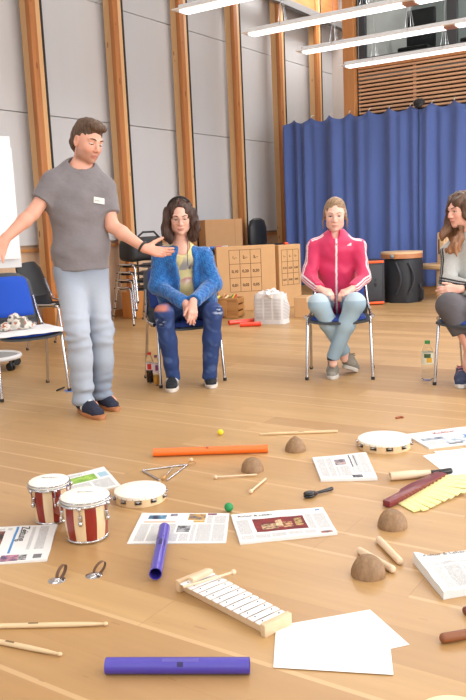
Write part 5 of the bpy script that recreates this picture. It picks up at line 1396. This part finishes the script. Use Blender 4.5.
    tm = NT('grey_jersey'); f0 = tm.noise(tm.coord('Object'), 240, 2); tm.col(tm.mix(f0, lin('6d686a'), lin('827c7e'))); tm.set(Roughness=.9, Sheen_Weight=.15); tm.bump(tm.noise(tm.coord('Object', (1, 1, 1.6)), 11, 2), .25, .03)
    arm_d = lambda V: .012*np.exp(-((V[:, 2]-hem[2]-.05)/.07)**2)
    ts = sdf_obj('t_shirt', T, tm.m, p.root, disp=lambda V: .0075*nz(V, (15, 15, 24), 3)+.004*nz(V, (34, 34, 52), 4))
    n1 = p.P(101, 199, .0)
    # name sticker on the chest
    c = None
    me = ts.data; VV = np.array([v.co for v in me.vertices]); tgt = [p.P(100, 199.5, .2)]
    def surf(px, py):
        """nearest shirt point along the photo ray"""
        o = CAM-p.b; d = nrm(ray(px, py)); t = (VV-o)@d; dist = np.linalg.norm(VV-o-t[:, None]*d, axis=1); ok = np.where(dist < .012)[0]; i = ok[np.argmin(t[ok])]; return VV[i]
    q = [surf(95, 196), surf(105.5, 197.5), surf(105.5, 203.5), surf(95, 202)]
    n = nrm(np.cross(q[1]-q[0], q[3]-q[0])); n = n if np.dot(n, -p.w) > 0 else -n
    b = B(); b.grid(lambda a, c: Vector((q[0]*(1-a)+q[1]*a)*(1-c)+(q[3]*(1-a)+q[2]*a)*c+n*.006), 4, 3, uv=False, thick=tuple(-n*.001)); st = obj('name_sticker', b, mat('sticker_white', 'd8d6cc', .6), p.root)
    text_part('handwriting', 'Johannes', .018, basis(q[3]+n*.0068+(q[0]-q[3])*.3+(q[1]-q[0])*.08, q[1]-q[0], q[0]-q[3]), mat('pen_grey', '7d8288', .7), st)
    # wristband
    d = nrm(J['wrB']-J['elB']); b = B(); ctr = J['wrB']-d*.012; uu, vv, ww = frame(d)
    b.tube([Vector(ctr)+(uu*math.cos(a)+vv*math.sin(a))*.0325 for a in [2*PI*i/28 for i in range(28)]], .0075, 8, closed=True); obj('wristband', b, M_black, p.root)
    # jeans
    D = SDF(lo, hi, .006); pel = (J['hA']+J['hB'])/2
    D.rc(J['hA']+p.z*.03+p.u*.015, J['hB']+p.z*.03-p.u*.01, .092, .092, .04, flat=(fwd, .9)); D.rc(pel+p.z*.07, pel-p.z*.02, .14, .15, .04, flat=(fwd, .7))
    for s in 'AB':
        m = J['kn'+s]*.6+J['an'+s]*.4; D.limb([J['h'+s], J['kn'+s], m, J['an'+s]-p.z*.01], [.094, .076, .074, .064], J['an'+s]-p.z*.025, A3(0, 0, -1), .03)
    D.cut(pel+p.z*.09, A3(0, 0, 1), .3)
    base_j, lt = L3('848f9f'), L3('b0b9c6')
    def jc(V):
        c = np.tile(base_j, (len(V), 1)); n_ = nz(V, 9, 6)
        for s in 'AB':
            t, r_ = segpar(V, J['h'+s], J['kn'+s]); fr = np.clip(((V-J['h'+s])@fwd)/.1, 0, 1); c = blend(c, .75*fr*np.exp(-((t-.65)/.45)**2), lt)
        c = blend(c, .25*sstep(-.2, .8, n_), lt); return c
    def jd(V):
        o = .003*nz(V, (20, 20, 34), 7)
        for s in 'AB':
            for cpt, w in ((J['kn'+s], .10), (J['an'+s]+p.z*.05, .09)): o += np.exp(-((V[:, 2]-cpt[2])/w)**2)*.006*nz(V, (18, 18, 75), 8)
        return o
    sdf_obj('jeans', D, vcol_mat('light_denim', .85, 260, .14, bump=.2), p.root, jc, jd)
    navy = vcol_mat('navy_suede', .85, 200, .12)
    gum = mat('gum_sole', 'b0744a', .6); lace = mat('dark_lace', '1a1d26', .8)
    wht = L3('d8d8d4')
    for nm, hl, te in (('A', (79.5, 411), (103, 420)), ('B', (95, 404), (118, 411.5))):
        h_ = np.array(FL(*hl))-p.b; t_ = np.array(FL(*te))-p.b; h_[2] = t_[2] = 0
        d = t_-h_; Lh = np.linalg.norm(d); Lw = max(Lh, .27); h_ = t_-d/Lh*Lw
        def sc_(V, h_=h_, d=nrm(d), L=Lw):
            x = ((V-h_)@d)/L; c = np.tile(L3('23273a'), (len(V), 1)); y = (V-h_)@nrm(np.cross(d, p.z))
            m = (np.abs(x-(.40+.9*(V[:, 2]-.05)))<.05)*(np.abs(y) > .026)*(V[:, 2] < .085)*1.0; c = blend(c, m, wht); c = blend(c, ((np.abs(x-.5) < .05)*(np.abs(y) < .014)*(V[:, 2] > .06))*1.0, wht); c = blend(c, (x < .07)*(V[:, 2] > .06)*1.0, wht); return c
        add_shoe(p, 'shoe', h_, t_, '', navy, gum, .098, lacec=lace, colf=sc_)
    return p
man()
# ---------------------------------------------------------------- seated people
def seated(p, fwd, w=1.0, sh=.05, neck_r=.046, hs=.93, headdir=None, hup=None, forearm=.036):
    J = p.J; lo, hi = bbox(J, .15); lo[2] = -.02; S = SDF(lo, hi, .005); ax = head_axes(headdir, hup); P = add_head(S, J['head'], ax, hs, True, 1.0)
    S.rc(J['head']-ax[2]*.06*hs-ax[1]*.018, J['neck']-p.z*.03, neck_r, neck_r*1.08, .02)
    pel = (J['hA']+J['hB'])/2; S.rc(J['neck']-p.z*.05, pel+p.z*.05, .09*w, .10*w, .05, flat=(fwd, .75)); S.rc(J['shA'], J['shB'], .045, .045, .04); S.rc(J['hA'], J['hB'], .08, .08, .04)
    for s in 'AB':
        S.rc(J['sh'+s], J['el'+s], .042, .035, .03); S.rc(J['el'+s], J['wr'+s], forearm, .024, .02)
        S.rc(J['h'+s], J['kn'+s], .065, .046, .03); S.rc(J['kn'+s], J['an'+s], .044, .032, .03); S.rc(J['an'+s], J['an'+s]-p.z*.05, .032, .03, .02)
    return S, ax, P, lo, hi
def jeans(p, fwd, lo, hi, rt=.088, rk=.066, ra=.05, cutz=.03):
    J = p.J; D = SDF(lo, hi, .006); D.rc(J['hA'], J['hB'], .105, .105, .04); D.rc((J['hA']+J['hB'])/2, (J['hA']+J['hB'])/2+p.z*.08, .13, .125, .04, flat=(fwd, .8))
    for s in 'AB':
        m = J['kn'+s]*.6+J['an'+s]*.4; D.limb([J['h'+s], J['kn'+s], m, J['an'+s]], [rt, rk, (rk+ra)/2+.004, ra], J['an'+s]-p.z*.01, J['an'+s]-J['kn'+s], .012)
    return D
M_wsole = mat('white_sole', 'dcdad6', .6)
def girl_blue():
    p = Person('seated person with dark wavy hair wearing a fuzzy blue cardigan', (191, 387), dict(
        head=(180, 217, -.13), neck=(181, 247, -.20), hA=(172, 312, -.38), hB=(206, 312, -.38), shA=(161, 256, -.20), shB=(204, 256, -.20),
        elA=(157, 286, -.17), elB=(213, 284, -.17), wrA=(186, 304, .07), wrB=(193, 302, .09), knA=(164, 314, .06), knB=(213, 312, .06), anA=(173.5, 379, .01), anB=(209.5, 377, .01)))
    J = p.J; fwd = p.dirv(.0, 1, 0); rgt = nrm(np.cross(p.z, fwd)); hs = 1.0
    S, ax, P, lo, hi = seated(p, fwd, headdir=p.dirv(.02, 1, -.22), hup=p.dirv(0, .2, 1), hs=hs)
    add_hand(S, J['wrA'], p.dirv(.12, .25, -1), p.dirv(.5, -.8, .2), p.dirv(.8, .3, 0), .165, (.25, .28, .3, .34), .07, (.3, .2), .4)
    add_hand(S, J['wrB'], p.dirv(-.06, .35, -1), p.dirv(-.3, -.9, .0), p.dirv(-.8, .3, .1), .165, (.18, .22, .26, .3), .10, (.3, .2), .4)
    skin = L3('e2b09c')
    sdf_obj('body', S, M_skin, p.root, lambda V: blend(head_color(V, J['head'], P, ax, hs, skin, L3('c07068'), .3), .3*np.exp(-(np.linalg.norm(V-J['wrB']+p.z*.06, axis=1)/.09)**4), skin*np.array([1, .75, .7])), it=1)
    eyes(p, J['head'], ax, hs, '4a3a30', (0, -.4), .55); brows(p, J['head'], ax, hs, '3a2820', .0026)
    # thin-rimmed glasses
    r, f, u = ax; Pq = lambda x, y, z: Vector(J['head']+hs*(r*x+f*y+u*z)); b = B()
    for s in (-1, 1):
        b.tube([Pq(s*.032+.021*math.cos(a), .104-.012*max(0, math.cos(a)*s)**2, .0-.001+.0165*math.sin(a)) for a in [2*PI*i/24 for i in range(24)]], .0008, 6, closed=True)
        b.tube([Pq(s*.053, .092, .003), Pq(s*.075, .04, .006), Pq(s*.079, -.005, .004)], .0009, 6)
    b.tube([Pq(-.011, .105, .002), Pq(0, .108, .005), Pq(.011, .105, .002)], .0009, 6); obj('glasses', b, mat('thin_frame', '9a8a80', .4, .5), p.root)
    H = SDF(J['head']-.26, J['head']+.24, .0055); E = lambda q, R, k=.02, m='add': H.ell(J['head']+hs*(r*q[0]+f*q[1]+u*q[2]), np.array(R)*hs, [r, f, u], k, m)
    E((0, -.018, .042), (.086, .106, .096)); E((0, -.07, -.05), (.09, .06, .11), .04)
    for s in (-1, 1): E((s*.092, -.015, -.01), (.030, .055, .075), .03); E((s*.10, .002, -.085), (.038, .05, .07), .03); E((s*.085, .025, -.135), (.036, .04, .05), .03)
    E((.118, .03, -.07), (.03, .034, .03), .02); E((.122, .04, -.045), (.02, .02, .024), .01); E((-.105, .03, -.12), (.03, .034, .04), .02)
    E((0, .132, -.014), (.080, .086, .104), .010, 'sub'); E((0, .12, -.17), (.05, .1, .10), .01, 'sub'); E((.0, .10, .06), (.05, .05, .03), .02, 'sub')
    sdf_obj('hair', H, hair_mat('dark_brown_hair', '2a1d18', '553c30'), p.root, disp=lambda V: .009*nz(V, (60, 60, 30), 11)+.005*nz(V, (150, 150, 60), 12))
    b = B(); b.tube([Pq(.088*math.cos(a), -.012+.02*math.sin(a), .045+.100*math.sin(a)) for a in [PI*(-.1+1.2*i/24) for i in range(25)]], .0075*hs, 8); obj('hair_band', b, mat('black_hairband', '221c1c', .7), p.root)
    # yellow shirt with a printed picture
    pel = (J['hA']+J['hB'])/2; T = SDF(lo, hi, .006)
    T.rc(J['neck']-p.z*.06, (J['neck']+pel)/2, .115, .125, .06, flat=(fwd, .75)); T.rc((J['neck']+pel)/2, pel+p.z*.03, .125, .14, .05, flat=(fwd, .85)); T.rc(J['shA'], J['shB'], .052, .052, .05)
    T.ell(J['neck']+fwd*.05+p.z*.02, (.062, .07, .085), [rgt, fwd, p.z], .008, 'sub')
    ym = L3('ddd096')
    pc = p.P(185.5, 271, 0)
    def yc(V):
        c = np.tile(ym, (len(V), 1)); x = (V-pc)@p.u; z = (V-pc)[:, 2]; fr = ((V-J['neck'])@fwd > -.02)
        m = np.exp(-((x+.0)/.052)**4-((z)/.095)**4)*fr; n1, n2 = nz(V, 34, 21), nz(V, 40, 22)
        c = blend(c, m*sstep(-.3, -.0, n1)*(z > .0), L3('9a9794')); c = blend(c, m*sstep(-.5, -.2, n2)*(z < .02), L3('c06a80')); c = blend(c, m*sstep(.35, .5, nz(V, 50, 24)), L3('54484c')); c = blend(c, m*sstep(.45, .6, nz(V, 46, 25)), L3('efe8dc')); return c
    sdf_obj('t_shirt', T, vcol_mat('yellow_cotton', .9, 200, .05), p.root, yc, lambda V: .0035*nz(V, (22, 22, 26), 23))
    # pendant cord
    b = B(); a0 = p.P(196.5, 236, -.08); 
    b.tube([p.P(188, 238, -.10), p.P(187.5, 250, -.06), p.P(187.5, 262, -.04), p.P(188, 266, -.035)], .002, 6); obj('pendant_cord', b, M_black, p.root)
    # cardigan
    C = SDF(lo, hi, .006)
    sleeves = []; C.rc(J['neck']-p.z*.10, (J['neck']+pel)/2, .135, .150, .06, flat=(fwd, .82)); C.rc((J['neck']+pel)/2, pel+p.z*.08, .150, .165, .05, flat=(fwd, .9)); C.rc(J['shA']+p.z*.0, J['shB'], .056, .056, .05)
    for s in 'AB':
        e = J['el'+s]+(J['wr'+s]-J['el'+s])*.94; sleeves.append(([J['sh'+s], J['el'+s], e+nrm(J['wr'+s]-J['el'+s])*.02], [.064, .058, .046], e, J['wr'+s]-J['el'+s]))
    C.rc(J['shA']-p.z*.2, pel-p.u*.15+p.z*.09+fwd*.05, .07, .07, .05); C.rc(J['shB']-p.z*.2, pel+p.u*.15+p.z*.09+fwd*.05, .07, .07, .05)
    # front opening
    mid = p.P(188.5, 262, .0)
    for y0, w0, y1, w1, xs, dv0, dv1 in ((236, .058, 262, .066, (185, 185), -.05, -.06), (262, .066, 290, .060, (185, 187), -.06, -.12), (290, .060, 306, .05, (187, 188), -.12, -.14)):
        C.rc(p.P(xs[0], y0, dv0), p.P(xs[1], y1, dv1), w0, w1, .012, mode='sub', flat=(fwd, 2.0))
    C.ell(J['neck']+p.z*.075, (.075, .09, .07), [rgt, fwd, p.z], .01, 'sub')
    for q in sleeves: C.limb(*q, k=.03)
    bl = [L3('0d468c'), L3('2c7cc0')]
    def cc(V): m = sstep(-.5, .6, nz(V, 480, 31)); return blend(np.tile(bl[0], (len(V), 1)), m, bl[1])
    sdf_obj('cardigan', C, vcol_mat('blue_fuzzy_knit', .95, 170, .3, bump=.8, bscale=260, sheen=.4), p.root, cc, lambda V: .006*nz(V, (15, 15, 20), 32)+.0025*nz(V, 120, 33), it=1)
    D = jeans(p, fwd, lo, hi)
    kl = p.P(159.5, 308, .08); kA = p.P(160, 322, .1); kB = p.P(218, 311, .1)
    def jc(V):
        c = np.tile(L3('22396c'), (len(V), 1)); c = blend(c, .6*sstep(-.3, .9, nz(V, 8, 41)), L3('3f6098')); c = blend(c, .25*sstep(.0, .8, nz(V, 60, 42)), L3('6f8cc0'))
        for q, w, h in ((kl, .06, .022), ):
            m = np.exp(-((((V-q)@p.u)/w)**4+(((V-q)[:, 2])/h)**4))*((V-q)@fwd > -.25); c = blend(c, m, L3('c47c68'))
        for q in (kA, kB):
            m = np.exp(-((((V-q)@p.u)/.035)**4+(((V-q)[:, 2])/.03)**4))*((V-q)@fwd > -.08); c = blend(c, m*sstep(-.1, .2, nz(V, (80, 80, 120), 43)), L3('131b34')); c = blend(c, m*.8*sstep(.2, .4, nz(V, (60, 60, 200), 44)), L3('a8b4cc'))
        return c
    sdf_obj('jeans', D, vcol_mat('dark_denim', .85, 240, .16, bump=.2), p.root, jc, lambda V: .003*nz(V, (22, 22, 40), 45)+.003*nz(V, (16, 16, 70), 46)*(V[:, 2] < .25))
    dk = vcol_mat('black_mesh_shoe', .8, 200, .15)
    for hl, te, sx in (((174, 384), (171.5, 393), -1), ((209, 381), (212.5, 389), 1)):
        h_ = np.array(FL(*hl))-p.b; t_ = np.array(FL(*te))-p.b; h_[2] = t_[2] = 0; d = nrm(t_-h_); h_ = t_-d*.245
        def sc_(V, h_=h_, d=d):
            x = ((V-h_)@d)/.245; y = (V-h_)@nrm(np.cross(d, p.z)); c = np.tile(L3('1e2126'), (len(V), 1)); z = V[:, 2]
            m = ((np.abs(x-.5) < .02+.6*np.abs(z-.06)*0+.02)|(np.abs(x-.62+2.2*(z-.05)) < .025))*(np.abs(y) > .02)*(z > .03)*(z < .085)*1.0; return blend(c, m*.9, L3('d0d0d0'))
        add_shoe(p, 'sneaker', h_, t_, '', dk, mat('white_tan_sole', 'd8cfc4', .6), .09, lacec=mat('black_lace', '17181b', .8), colf=sc_)
    return p
girl_blue()
def girl_pink():
    p = Person('seated person in a pink track jacket with white stripes on the sleeves', (339, 377), dict(
        head=(335, 214.5, -.18), neck=(335.5, 238, -.24), hA=(325, 304, -.36), hB=(350, 304, -.36), shA=(314.5, 247, -.25), shB=(358, 247, -.25),
        elA=(308.5, 277, -.20), elB=(364, 277, -.20), wrA=(320.5, 289.5, -.02), wrB=(351.5, 289.5, -.02), knA=(318.5, 304, .09), knB=(355, 303, .09), anA=(344, 352, -.07), anB=(333, 357, .03)))
    J = p.J; fwd = p.dirv(0, 1, 0); rgt = nrm(np.cross(p.z, fwd)); hs = 1.0
    S, ax, P, lo, hi = seated(p, fwd, headdir=p.dirv(-.02, 1, -.16), hup=p.dirv(.015, .15, 1), hs=hs, neck_r=.043)
    for s, q in (('A', 1), ('B', -1)):
        add_hand(S, J['wr'+s], p.dirv(.75*q, .45, -.15), p.dirv(-.1*q, -.35, -.95), p.dirv(.2*q, .9, .3), .16, (.55, .6, .65, .7), .05, (.1, .1), .6)
    skin = L3('e6b8a6')
    sdf_obj('body', S, M_skin, p.root, lambda V: head_color(V, J['head'], P, ax, hs, skin, L3('c47a72'), .35), it=1)
    eyes(p, J['head'], ax, hs, '5a5048', (-.1, -.35), .4); brows(p, J['head'], ax, hs, '8a6a50', .0022)
    r, f, u = ax; Pq = lambda x, y, z: Vector(J['head']+hs*(r*x+f*y+u*z))
    H = SDF(J['head']-.2, J['head']+.2, .005); E = lambda q, R, k=.02, m='add': H.ell(J['head']+hs*(r*q[0]+f*q[1]+u*q[2]), np.array(R)*hs, [r, f, u], k, m)
    E((0, -.016, .037), (.0795, .099, .089)); E((0, -.105, -.02), (.04, .035, .05), .03)
    for s in (-1, 1): E((s*.077, .004, .0), (.012, .024, .04), .015)
    E((0, .128, -.026), (.084, .084, .103), .010, 'sub'); E((0, .02, -.11), (.12, .12, .07), .01, 'sub'); E((0, .045, .134), (.003, .09, .012), .004, 'sub')
    sdf_obj('hair', H, hair_mat('ash_blond_hair', '6e5440', 'a98a68', sc=(60, 14, 60)), p.root, disp=lambda V: .003*nz(V, (120, 30, 90), 51))
    for s, n in ((-1, 3), (1, 3)):
        b = B()
        for i in range(n): b.tube([Pq(s*.072, .03-.012*i, .01), Pq(s*(.086+.004*i), .028-.012*i, -.04), Pq(s*(.08+.006*i), .02-.01*i, -.095-.01*i)], [.003, .0025, .001], 6)
        obj('loose_strands', b, hair_mat('blond_strand', '7c6048', 'a98a68'), p.root)
    pel = (J['hA']+J['hB'])/2; C = SDF(lo, hi, .006)
    C.rc(J['neck']-p.z*.055, (J['neck']+pel)/2+p.z*.02, .128, .140, .06, flat=(fwd, .78)); C.rc((J['neck']+pel)/2+p.z*.02, pel+p.z*.04, .140, .152, .05, flat=(fwd, .85)); C.rc(J['shA'], J['shB'], .058, .058, .05)
    C.rc(J['neck']-p.z*.04, J['neck']+p.z*.035+fwd*.01, .068, .062, .03)
    for s in 'AB':
        e = J['el'+s]+(J['wr'+s]-J['el'+s])*.90; C.limb([J['sh'+s], J['el'+s], e+nrm(J['wr'+s]-J['el'+s])*.02], [.058, .053, .040], e, J['wr'+s]-J['el'+s], .03)
    C.ell(J['neck']+p.z*.065+fwd*.008, (.055, .058, .05), [rgt, fwd, p.z], .006, 'sub'); C.ell(J['neck']+p.z*.05+fwd*.075, (.028, .05, .06), [rgt, fwd, p.z], .008, 'sub')
    pk, wh = L3('cf2358'), L3('f0e8ea')
    zx0 = p.P(336.3, 240, -.1); zx1 = p.P(336.5, 291, -.1)
    def jc(V):
        c = np.tile(pk, (len(V), 1)); c = blend(c, .25*sstep(-.2, .8, nz(V, 7, 52)), L3('dd3a70'))
        for s, q in (('A', -1), ('B', 1)):
            sh, el, wr = J['sh'+s], J['el'+s], J['wr'+s]
            for a, b_, out in ((J['neck'], sh, p.z+fwd*.35), (sh, el, p.u*q+fwd*.35), (el, wr, p.u*q*.75-p.z*.1+fwd*.55)):
                d = nrm(b_-a); o = nrm(out-d*np.dot(out, d)); sd = np.cross(d, o); rel_ = V-a; t = (rel_@d)/np.linalg.norm(b_-a); x = rel_@o; y = rel_@sd
                lim = (t > -.12 if b_ is not sh else t > .42)*(t < (1.1 if b_ is el else 1.0)); rad = np.hypot(x, y); an = np.arctan2(y, x)*np.maximum(rad, .02)
                near = (rad < .10)*(x > -.0)
                for o_ in (-.021, 0, .021): c = blend(c, lim*near*(1-sstep(.0045, .0068, np.abs(an-o_))), wh)
        fr = (V-J['neck'])@fwd > -.02
        lx = zx0+(zx1-zx0)*np.clip((V[:, 2]-zx0[2])/(zx1[2]-zx0[2]), 0, 1)[:, None]; c = blend(c, fr*(1-sstep(.0055, .008, np.abs((V-lx)@p.u)))*(V[:, 2] < J['neck'][2]+.06), wh)
        q = p.P(349.5, 244.5, -.12); x, z = (V-q)@p.u, (V-q)[:, 2]
        m = np.zeros(len(V))
        for i, cx in enumerate((-.010, 0, .010)): m = np.maximum(m, (np.abs(x-cx-.12*z) < .0042)*(z > -.009)*(z < -.001+.006*(i)))
        c = blend(c, fr*m*1.0, wh); return c
    sdf_obj('track_jacket', C, vcol_mat('pink_tricot', .55, 200, .03, sheen=.3), p.root, jc, lambda V: .008*nz(V, (17, 17, 26), 53)+.004*nz(V, (36, 36, 56), 54))
    b = B(); b.box((0, 0, 0), (.009, .006, .02), bev=.002); o = obj('zip_pull', b, M_chrome, p.root); o.location = p.P(336.3, 244, -.13)
    D = jeans(p, fwd, lo, hi, .090, .070, .048)
    def dc(V):
        c = np.tile(L3('8fa8b8'), (len(V), 1)); c = blend(c, .5*sstep(-.3, .8, nz(V, 9, 55)), L3('a9c0cc'))
        for s in 'AB': t, r_ = segpar(V, J['h'+s], J['kn'+s]); c = blend(c, .5*np.exp(-((t-.8)/.35)**2)*(V[:, 2] > J['kn'+s][2]+.02), L3('c2d2da'))
        return c
    sdf_obj('jeans', D, vcol_mat('pale_denim', .85, 260, .10, bump=.15), p.root, dc, lambda V: .0028*nz(V, (22, 22, 36), 56))
    gy = vcol_mat('grey_green_shoe', .85, 180, .16)
    def plain(V): c = np.tile(L3('7e796e'), (len(V), 1)); return blend(c, .6*sstep(.1, .6, nz(V, 60, 57)), L3('9a958a'))
    lg = mat('grey_lace', '8e8a80', .8)
    h_ = np.array(FL(333.5, 370))-p.b; t_ = np.array(FL(332.5, 380))-p.b; h_[2] = t_[2] = 0; d = nrm(t_-h_); h_ = t_-d*.235
    add_shoe(p, 'sneaker', h_, t_, '', gy, mat('light_grey_sole', 'c8c4bc', .6), .088, lacec=lg, colf=plain)
    h_ = J['anA']-p.z*.075-p.u*.01-fwd*.03; h_[2] = .05; t_ = np.array(FL(356, 372))-p.b; t_[2] = .0; 
    add_shoe(p, 'sneaker', h_, t_, '', gy, mat('light_grey_sole', 'c8c4bc', .6), .088, lacec=lg, colf=plain)
    b = B(); a_ = J['anB']; b.rod(Vector(a_)+Vector((0, 0, .02)), Vector(a_)-Vector((0, 0, .03)), .044); obj('sock', b, mat('dark_sock', '2e3340', .9), p.root)
    return p
girl_pink()
def girl_right():
    p = Person('seated person with long brown hair, arms crossed over a grey sweater', (468, 384), dict(
        head=(461.5, 210, -.24), neck=(466, 238, -.30), hA=(466, 301, -.38), hB=(496, 301, -.38), shA=(450, 253, -.27), shB=(490, 253, -.31),
        elA=(448, 283, -.20), elB=(496, 286, -.20), wrA=(476, 288, -.04), wrB=(459, 289, -.02), knA=(449, 306, .06), knB=(472, 315, .04), anA=(482, 372, .05), anB=(468, 364, .02)))
    J = p.J; fwd = p.dirv(-.35, 1, 0); rgt = nrm(np.cross(p.z, fwd)); hs = .98
    S, ax, P, lo, hi = seated(p, fwd, headdir=p.dirv(-.80, .65, -.12), hup=p.dirv(-.05, .05, 1), hs=hs)
    add_hand(S, J['wrB'], p.dirv(-1, .25, -.08), p.dirv(.1, -.9, -.2), p.dirv(.1, .3, 1), .165, (.3, .32, .36, .4), .10, (.25, .2), .4)
    add_hand(S, J['wrA'], p.dirv(1, .0, .1), p.dirv(.1, -1, 0), p.dirv(0, .1, 1), .165, (.3, .32, .36, .4), .05, (.2, .2), .4)
    skin = L3('e2ac98')
    sdf_obj('body', S, M_skin, p.root, lambda V: head_color(V, J['head'], P, ax, hs, skin, L3('c86a64'), .35), it=1)
    eyes(p, J['head'], ax, hs, '4a3626', (-.2, -.1), .2); brows(p, J['head'], ax, hs, '4a3428', .0024)
    r, f, u = ax; Pq = lambda x, y, z: J['head']+hs*(r*x+f*y+u*z)
    H = SDF(np.minimum(lo, J['head']-.3), np.maximum(hi, J['head']+.2), .006); E = lambda q, R, k=.02, m='add': H.ell(Pq(*q), np.array(R)*hs, [r, f, u], k, m)
    E((0, -.018, .042), (.084, .105, .094)); E((0, -.06, -.04), (.085, .07, .1), .04)
    for s in (-1, 1): E((s*.082, -.01, -.01), (.024, .055, .07), .03)
    # long waves falling over both shoulders
    for pts, rr in ((((453, 202, -.24), (449, 218, -.20), (447, 232, -.17), (447, 243, -.15)), (.034, .046, .046, .026)), (((454, 200, -.28), (455, 222, -.27), (455, 238, -.2), (458, 250, -.15)), (.045, .055, .055, .026)), (((451, 212, -.22), (446, 230, -.19), (443.5, 247, -.17)), (.028, .026, .010)), (((455, 228, -.22), (451, 240, -.17), (450, 251, -.14)), (.05, .046, .014)), (((457, 236, -.18), (456, 246, -.14), (457, 256, -.12)), (.03, .028, .008)), (((447, 232, -.2), (446, 244, -.16), (446, 253, -.15)), (.03, .024, .008)), (((449, 220, -.24), (443, 234, -.22), (442, 240, -.22)), (.026, .022, .010)), (((478, 205, -.26), (482, 230, -.24), (480, 252, -.2)), (.05, .06, .05)), (((464, 205, -.36), (468, 235, -.38), (468, 256, -.38)), (.07, .075, .06))):
        q = [p.P(*x) for x in pts]
        for i in range(len(q)-1): H.rc(q[i], q[i+1], rr[i], rr[i+1], .02)
    E((-.01, .130, -.03), (.060, .080, .098), .012, 'sub'); E((0, .13, -.16), (.05, .1, .09), .02, 'sub')
    hm = hair_mat('long_brown_hair', '3c2a20', '6a4c38', tip=('a8744e', J['head'][2]-.06, J['head'][2]-.28, .7), sc=(60, 60, 8))
    sdf_obj('hair', H, hm, p.root, disp=lambda V: .011*nz(V, (60, 60, 30), 61)+.006*nz(V, (140, 140, 40), 62))
    pel = (J['hA']+J['hB'])/2; C = SDF(lo, hi, .006)
    C.rc(J['neck']-p.z*.05, (J['neck']+pel)/2, .125, .14, .06, flat=(fwd, .8)); C.rc((J['neck']+pel)/2, pel+p.z*.02, .14, .155, .05, flat=(fwd, .85)); C.rc(J['shA'], J['shB'], .06, .06, .05)
    for s in 'AB':
        e = J['el'+s]+(J['wr'+s]-J['el'+s])*.9; C.limb([J['sh'+s], J['el'+s], e+nrm(J['wr'+s]-J['el'+s])*.02], [.066, .06, .044], e, J['wr'+s]-J['el'+s], .03)
    C.ell(J['neck']+p.z*.06, (.058, .06, .055), [rgt, fwd, p.z], .008, 'sub')
    gr, bk = L3('b2b2ae'), L3('24242a')
    def sc2(V):
        c = np.tile(gr, (len(V), 1)); c = blend(c, .3*sstep(-.2, .8, nz(V, 120, 63)), L3('c4c4c0'))
        for s, q in (('A', -1), ('B', 1)):
            for a, b_, out in ((J['sh'+s], J['el'+s], p.u*q*.75+fwd*.6), (J['el'+s], J['wr'+s], p.z*.25+fwd*1.0)):
                d = nrm(b_-a); o = nrm(out-d*np.dot(out, d)); sd = np.cross(d, o); rel_ = V-a; t = (rel_@d)/np.linalg.norm(b_-a); x = rel_@o; y = rel_@sd; rad = np.hypot(x, y); an = np.arctan2(y, x)*np.maximum(rad, .02)
                for o_ in (-.020, 0, .020): c = blend(c, (t > -.1)*(t < 1.05)*(rad < .095)*(x > 0)*(1-sstep(.0055, .0078, np.abs(an-o_))), bk)
        return c
    sdf_obj('sweater', C, vcol_mat('grey_sweat', .9, 220, .08, bump=.2), p.root, sc2, lambda V: .005*nz(V, (18, 18, 24), 64))
    D = SDF(lo, hi, .006); D.rc(J['hA'], J['hB'], .115, .115, .04); D.rc(pel, pel+p.z*.08, .14, .13, .04, flat=(fwd, .8))
    kB_ = J['knB']+(J['anB']-J['knB'])*.45; kk = J['knA']+(J['anA']-J['knA'])*.40; D.limb([J['hA'], J['knA'], kk], [.105, .084, .072], kk, J['anA']-J['knA'], .03); D.limb([J['hB'], J['knB'], kB_], [.10, .08, .07], kB_, J['anB']-J['knB'], .03)
    tc = NT('charcoal_cloth'); g = tc.noise(tc.coord('Object'), 180, 3); tc.col(tc.mix(g, lin('4a474a'), lin('625e62'))); tc.set(Roughness=.85); tc.bump(tc.noise(tc.coord('Object', (1, 1, 2)), 14, 3), .25, .02)
    sdf_obj('three_quarter_trousers', D, tc.m, p.root, disp=lambda V: .004*nz(V, (16, 16, 30), 65))
    nv = vcol_mat('navy_shoe', .85, 180, .16)
    def cl(V): c = np.tile(L3('343c54'), (len(V), 1)); return blend(c, .5*sstep(.2, .6, nz(V, 50, 66)), L3('56607c'))
    for hl, te in (((462, 374), (461, 389)), ((481, 379), (480, 394))):
        h_ = np.array(FL(*hl))-p.b; t_ = np.array(FL(*te))-p.b; h_[2] = t_[2] = 0; d = nrm(t_-h_); h_ = t_-d*.245
        add_shoe(p, 'sneaker', h_, t_, '', nv, M_wsole, .09, lacec=mat('pink_lace', 'c07a80', .8), colf=cl)
    return p
girl_right()

SC.view_settings.view_transform='Standard'; SC.view_settings.look='None'; SC.view_settings.gamma=1; SC.view_settings.exposure=0.07
